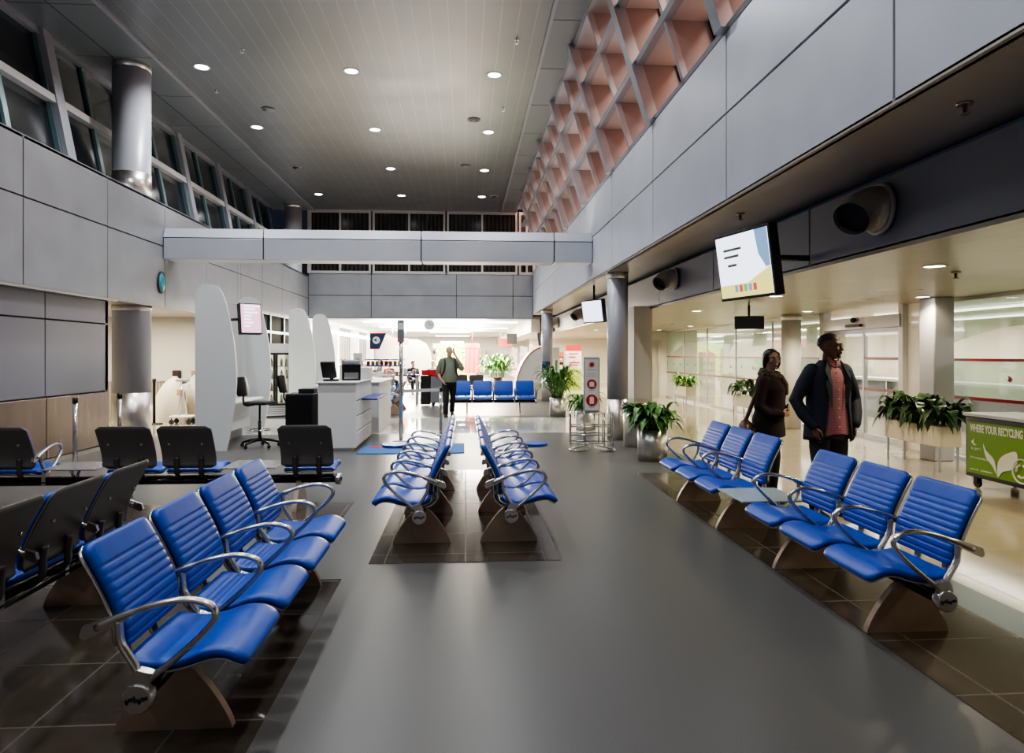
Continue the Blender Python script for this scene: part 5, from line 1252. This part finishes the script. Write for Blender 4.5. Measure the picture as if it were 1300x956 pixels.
mb, T = person_body(dict(torso=torso_w, neck=[(0, .01, 1.35), (0, .0, 1.43), (0, -.01, 1.50)], arms=[aL, aR], hands=[((-.13, -.17, .96), (.9, -.6, 0), (0, -.1, 1), (.3, 1, 0), .5, .92), ((.12, -.16, 1.0), (-.9, -.6, .05), (0, -.1, 1), (-.3, 1, 0), .5, .92)],
    legs=[lL, lR], feet=[[(-.10, .05, .045), (-.105, -.04, .05), (-.11, -.12, .03), (-.11, -.165, .025)], [(.10, .01, .045), (.105, -.08, .05), (.11, -.16, .03), (.11, -.205, .025)]], headmx=hw_, hs=.98, jaw=.98))
me = remesh(mb, .0065, 3); me.materials.append(M['skin']); link('body', me, wom); face(T, wom, 'hair_brown')
hr = MB()
hr.ball((0, .018, .032), (.088, .106, .094), mx=T); hr.ball((0, .055, -.03), (.082, .062, .085), mx=T)
for x in (-1, 1): hr.chain([(x * .070, -.02, .06), (x * .082, .0, .0), (x * .080, .015, -.065), (x * .066, .02, -.105)], [.022, .026, .028, .018], 10, mx=T)
hm_ = remesh(hr, .009, 3)
for v in list(hm_.vertices):                                              # keep the face clear
    c = T.inverted() @ v.co
    if c.y < -.045 and c.z < .085 - abs(c.x) * .35: v.co = T @ Vector((c.x, -.045 + (c.y + .045) * .1, c.z))
hm_.materials.append(M['hair_brown']); link('hair', hm_, wom)
tp = MB(); ringloft(tp, [(0, .0, .70, .198, .168), (0, .0, .78, .200, .165), (0, .01, .88, .196, .162), (0, -.01, 1.0, .178, .152), (0, -.015, 1.12, .177, .152), (0, -.02, 1.22, .186, .162), (0, 0, 1.33, .175, .125), (0, .01, 1.40, .085, .075)])
for A, sx_ in ((aL, -1), (aR, 1)): tp.chain(A, [.066, .062, .056, .050, .044], 14)
smooth_garment(tp, 'top', 'burgundy', wom)
tz = MB(); ringloft(tz, [(0, .01, .72, .165, .14), (0, .01, .86, .185, .152)])
tz.chain(lL, [.100, .092, .074, .068, .062], 16); tz.chain(lR, [.100, .092, .074, .068, .062], 16); smooth_garment(tz, 'trousers', 'black_cloth', wom)
s2 = MB(); shoe(s2, (-.098, .08, 0), (-.115, -.20, 0), .044); shoe(s2, (.098, .04, 0), (.115, -.24, 0), .044); s2.build('shoes', 'shoe', wom)
sf = MB(); n_ = 28
for rr_, zz, r_ in ((.088, 1.405, .030), (.100, 1.375, .032)): sf.tube([(rr_ * math.cos(2 * PI * i / n_), .0 + rr_ * .95 * math.sin(2 * PI * i / n_) - .01, zz + .02 * math.sin(2 * PI * i / n_) + .008 * math.sin(i * 2.1)) for i in range(n_)], [r_ + .004 * math.sin(i * 1.7) for i in range(n_)], 10, closed=True)
sf.chain([(.02, -.12, 1.36), (.035, -.165, 1.27), (.03, -.175, 1.18)], [.030, .034, .026], 10); sf.build('scarf', 'scarf', wom)
bag = thing('handbag', 'brown leather handbag hanging behind the woman in the dark top', 'bag', (3.03, 7.33, .62), math.radians(60))
bb = MB(); ringloft(bb, [(0, 0, -.02, .15, .06), (0, 0, .0, .185, .085), (0, 0, .12, .18, .095), (0, 0, .22, .14, .07), (0, 0, .27, .10, .03)]); bb.build('bag_body', 'leather_brown', bag)
MB().tube(catmull([(-.09, 0, .26), (-.03, -.06, .44), (.03, -.13, .64), (.07, -.18, .775), (.10, -.15, .66), (.10, -.07, .46), (.08, 0, .26)], 40), .010, 6, flat=((0, 1, 0), 1.6)).build('strap', 'leather_brown', bag)
MB().lathe([(.014, -.1), (.014, -.088)], (0, 0, .17), 12, axis='y').build('clasp', 'chrome', bag)

# --- the man walking in from the shops, phone at his ear
wk = thing('person', 'person in an olive shirt with a backpack walking, phone at the ear', 'person', (-.42, 18.05, 0), math.radians(8))
hk = yaw_head((0, -.05, 1.68), math.radians(12), math.radians(6))
torso_k = [(0, .0, .82, .16, .12), (0, .0, .93, .175, .14), (0, -.02, 1.06, .178, .155), (0, -.02, 1.22, .19, .15), (0, 0, 1.38, .19, .125), (0, .01, 1.46, .15, .095), (0, .015, 1.53, .08, .065)]
kL = [(-.19, .01, 1.43), (-.245, .03, 1.29), (-.28, .05, 1.14), (-.255, -.03, 1.02), (-.20, -.11, .94)]
kR = [(.19, .01, 1.43), (.26, -.03, 1.33), (.31, -.09, 1.24), (.23, -.15, 1.40), (.14, -.13, 1.58)]
gL = [(-.09, .0, .86), (-.10, -.06, .68), (-.105, -.12, .50), (-.11, -.13, .30), (-.11, -.14, .09)]; gR = [(.09, .01, .86), (.10, .06, .68), (.10, .09, .50), (.10, .17, .32), (.10, .24, .12)]
mb, T = person_body(dict(torso=torso_k, neck=[(0, .01, 1.46), (0, -.01, 1.55), (0, -.03, 1.62)], arms=[kL, kR], hands=[((-.19, -.12, .93), (.5, -.3, -1), (.3, -1, 0), (1, .2, 0), .5), ((.135, -.13, 1.59), (-.25, .1, 1), (-.3, 1, 0), (-1, 0, 0), .7)],
    legs=[gL, gR], feet=[[(-.11, -.12, .05), (-.11, -.20, .055), (-.115, -.29, .035), (-.115, -.335, .028)], [(.10, .25, .09), (.10, .18, .06), (.105, .10, .035), (.105, .055, .028)]], headmx=hk, hs=1.05))
me = remesh(mb, .009, 3); me.materials.append(M['skin_pale']); link('body', me, wk); face(T, wk, 'hair_grey')
sk = MB(); ringloft(sk, [(0, .0, .88, .20, .165), (0, -.01, .98, .203, .178), (0, -.02, 1.10, .198, .178), (0, -.02, 1.24, .204, .166), (0, 0, 1.39, .203, .14), (0, .01, 1.47, .155, .105), (0, .012, 1.525, .088, .078)])
sk.chain(kL[:3], [.078, .078, .076], 14); sk.chain(kR[:3], [.078, .078, .076], 14); smooth_garment(sk, 'shirt', 'olive', wk)
tk = MB(); ringloft(tk, [(0, .0, .80, .165, .13), (0, .0, .93, .187, .155), (0, 0, 1.0, .185, .16)]); tk.chain(gL, [.102, .094, .076, .070, .066], 14); tk.chain(gR, [.102, .094, .076, .070, .066], 14); smooth_garment(tk, 'trousers', 'black_cloth', wk)
s3 = MB(); shoe(s3, (-.11, -.09, 0), (-.118, -.38, 0), .05); shoe(s3, (.10, .28, .02), (.107, .0, 0), .05); s3.build('shoes', 'shoe', wk)
MB().bbox((-.022, -.012, -.05), (.022, .012, .08), .006, mx=tr(.105, -.085, 1.68) @ rot('X', -.3)).build('phone', 'black', wk)
hs_ = MB(); hs_.sheet(lambda u, v: T @ Vector((.080 * math.sin(.9 + v * .9) * math.cos(PI * u), .016 + .100 * math.sin(.9 + v * .9) * math.sin(PI * u), .032 + .09 * math.cos(.9 + v * .9))), 20, 6); hs_.build('hair', 'hair_grey', wk)
bp = thing('backpack', 'black backpack worn by the walking person', 'backpack', (-.42, 18.05, 0), math.radians(8))
b_ = MB(); ringloft(b_, [(0, .25, .98, .13, .07), (0, .26, 1.05, .16, .10), (0, .26, 1.25, .155, .10), (0, .24, 1.42, .12, .07), (0, .22, 1.47, .07, .03)]); b_.build('pack', 'black_cloth', bp)
for s_ in (-1, 1): MB().tube(catmull([(s_ * .11, .20, 1.42), (s_ * .125, .06, 1.515), (s_ * .13, -.10, 1.46), (s_ * .135, -.172, 1.32), (s_ * .165, -.165, 1.14), (s_ * .21, -.02, 1.04), (s_ * .16, .18, 1.02)], 30), .012, 6, flat=((1, 0, 0), 2.0)).build('strap', 'black', bp)

# --- seated and standing shoppers far behind
def sitter(x, y, rz, lab, top, hair, legs='black_cloth', seat=.45):
    t = thing('person', lab, 'person', (x, y, 0), rz)
    hm0 = yaw_head((0, -.02, 1.22), random.uniform(-.4, .4), .1)
    A1 = [(-.18, .0, .98), (-.21, -.02, .86), (-.22, -.06, .72), (-.17, -.18, .66), (-.11, -.28, .64)]; A2 = [(-p[0], p[1], p[2]) for p in A1]
    G1 = [(-.09, .0, .50), (-.10, -.2, .52), (-.11, -.42, .50), (-.11, -.42, .30), (-.11, -.40, .09)]; G2 = [(-p[0], p[1], p[2]) for p in G1]
    mb, T_ = person_body(dict(torso=[(0, .02, .42, .16, .13), (0, .03, .55, .17, .14), (0, .02, .72, .17, .135), (0, 0, .90, .18, .12), (0, .0, 1.02, .14, .09), (0, .0, 1.08, .07, .06)], neck=[(0, .0, 1.02), (0, -.01, 1.1), (0, -.02, 1.17)], arms=[A1, A2],
        hands=[((-.10, -.29, .64), (.4, -1, -.1), (1, .3, .3), (0, 0, -1), .5), ((.10, -.29, .64), (-.4, -1, -.1), (-1, .3, .3), (0, 0, -1), .5)], legs=[G1, G2], feet=[[(-.11, -.39, .05), (-.11, -.47, .055), (-.11, -.55, .035), (-.11, -.6, .028)], [(.11, -.39, .05), (.11, -.47, .055), (.11, -.55, .035), (.11, -.6, .028)]], headmx=hm0))
    me = remesh(mb, .012, 2); me.materials.append(M['skin_pale']); link('body', me, t)
    g = MB(); ringloft(g, [(0, .02, .45, .18, .15), (0, .03, .56, .19, .16), (0, .02, .72, .185, .15), (0, 0, .90, .195, .135), (0, 0, 1.03, .15, .10), (0, 0, 1.075, .085, .075)])
    g.chain(A1, [.066, .06, .055, .05, .045], 12); g.chain(A2, [.066, .06, .055, .05, .045], 12); smooth_garment(g, 'top', top, t, .014)
    l_ = MB(); l_.chain(G1, [.10, .092, .075, .068, .062], 12); l_.chain(G2, [.10, .092, .075, .068, .062], 12); ringloft(l_, [(0, .02, .40, .17, .14), (0, .02, .55, .175, .15)]); smooth_garment(l_, 'trousers', legs, t, .014)
    h_ = MB(); h_.sheet(lambda u, v: T_ @ Vector((.083 * math.sin(v * 1.9) * math.cos(2 * PI * u), .018 + .104 * math.sin(v * 1.9) * math.sin(2 * PI * u), .034 + .094 * math.cos(v * 1.9) + (.07 if math.sin(2 * PI * u) < -.35 else 0) * v)), 28, 8); h_.build('hair', hair, t)
    s_ = MB(); shoe(s_, (-.11, -.36, 0), (-.11, -.64, 0)); shoe(s_, (.11, -.36, 0), (.11, -.64, 0)); s_.build('shoes', 'shoe', t)
    return t
def stool_seat(x, y, lab, rz=0):
    t = thing('cafe_chair', lab, 'chair', (x, y, 0), rz, 'dark chairs in the far hall')
    MB().bbox((-.21, -.2, .35), (.21, .22, .385), .01).build('seat', 'black', t); MB().bbox((-.2, .20, .45), (.2, .225, .82), .01).build('backrest', 'black', t)
    for a in (-.18, .18):
        for b in (-.17, .2): MB().tube([(a, b, 0), (a, b, .36 if b < 0 else .5)], .013).build('leg', 'chrome', t)
sitter(-2.15, 28.6, .3, 'seated person in dark clothes behind the display stand', 'black_cloth', 'hair_brown'); stool_seat(-2.15, 28.63, 'dark chair under the seated person in dark clothes', .3)
sitter(-1.35, 28.9, -.2, 'seated person in a purple top beside the dark clothed one', 'purple', 'hair_grey'); stool_seat(-1.35, 28.93, 'dark chair under the seated person in purple', -.2)
sitter(-3.1, 28.6, .6, 'seated person in a red top near the blinds', 'red', 'hair_brown'); stool_seat(-3.1, 28.63, 'dark chair under the seated person in red', .6)
sitter(2.45, 28.2, -.6, 'seated person with brown hair beside the tall indoor bush', 'tan', 'hair_brown'); stool_seat(2.45, 28.23, 'dark chair beside the tall indoor bush', -.6)

# ------------------------------------------------------------------ renderer look (no size or sample settings)
scn.view_settings.view_transform = 'AgX'
scn.view_settings.look = 'AgX - Medium High Contrast'
scn.view_settings.exposure = 0.22
scn.cycles.use_denoising = True
scn.cycles.max_bounces = 6; scn.cycles.transparent_max_bounces = 12; scn.cycles.sample_clamp_indirect = 4.0
scn.cycles.caustics_reflective = False; scn.cycles.caustics_refractive = False
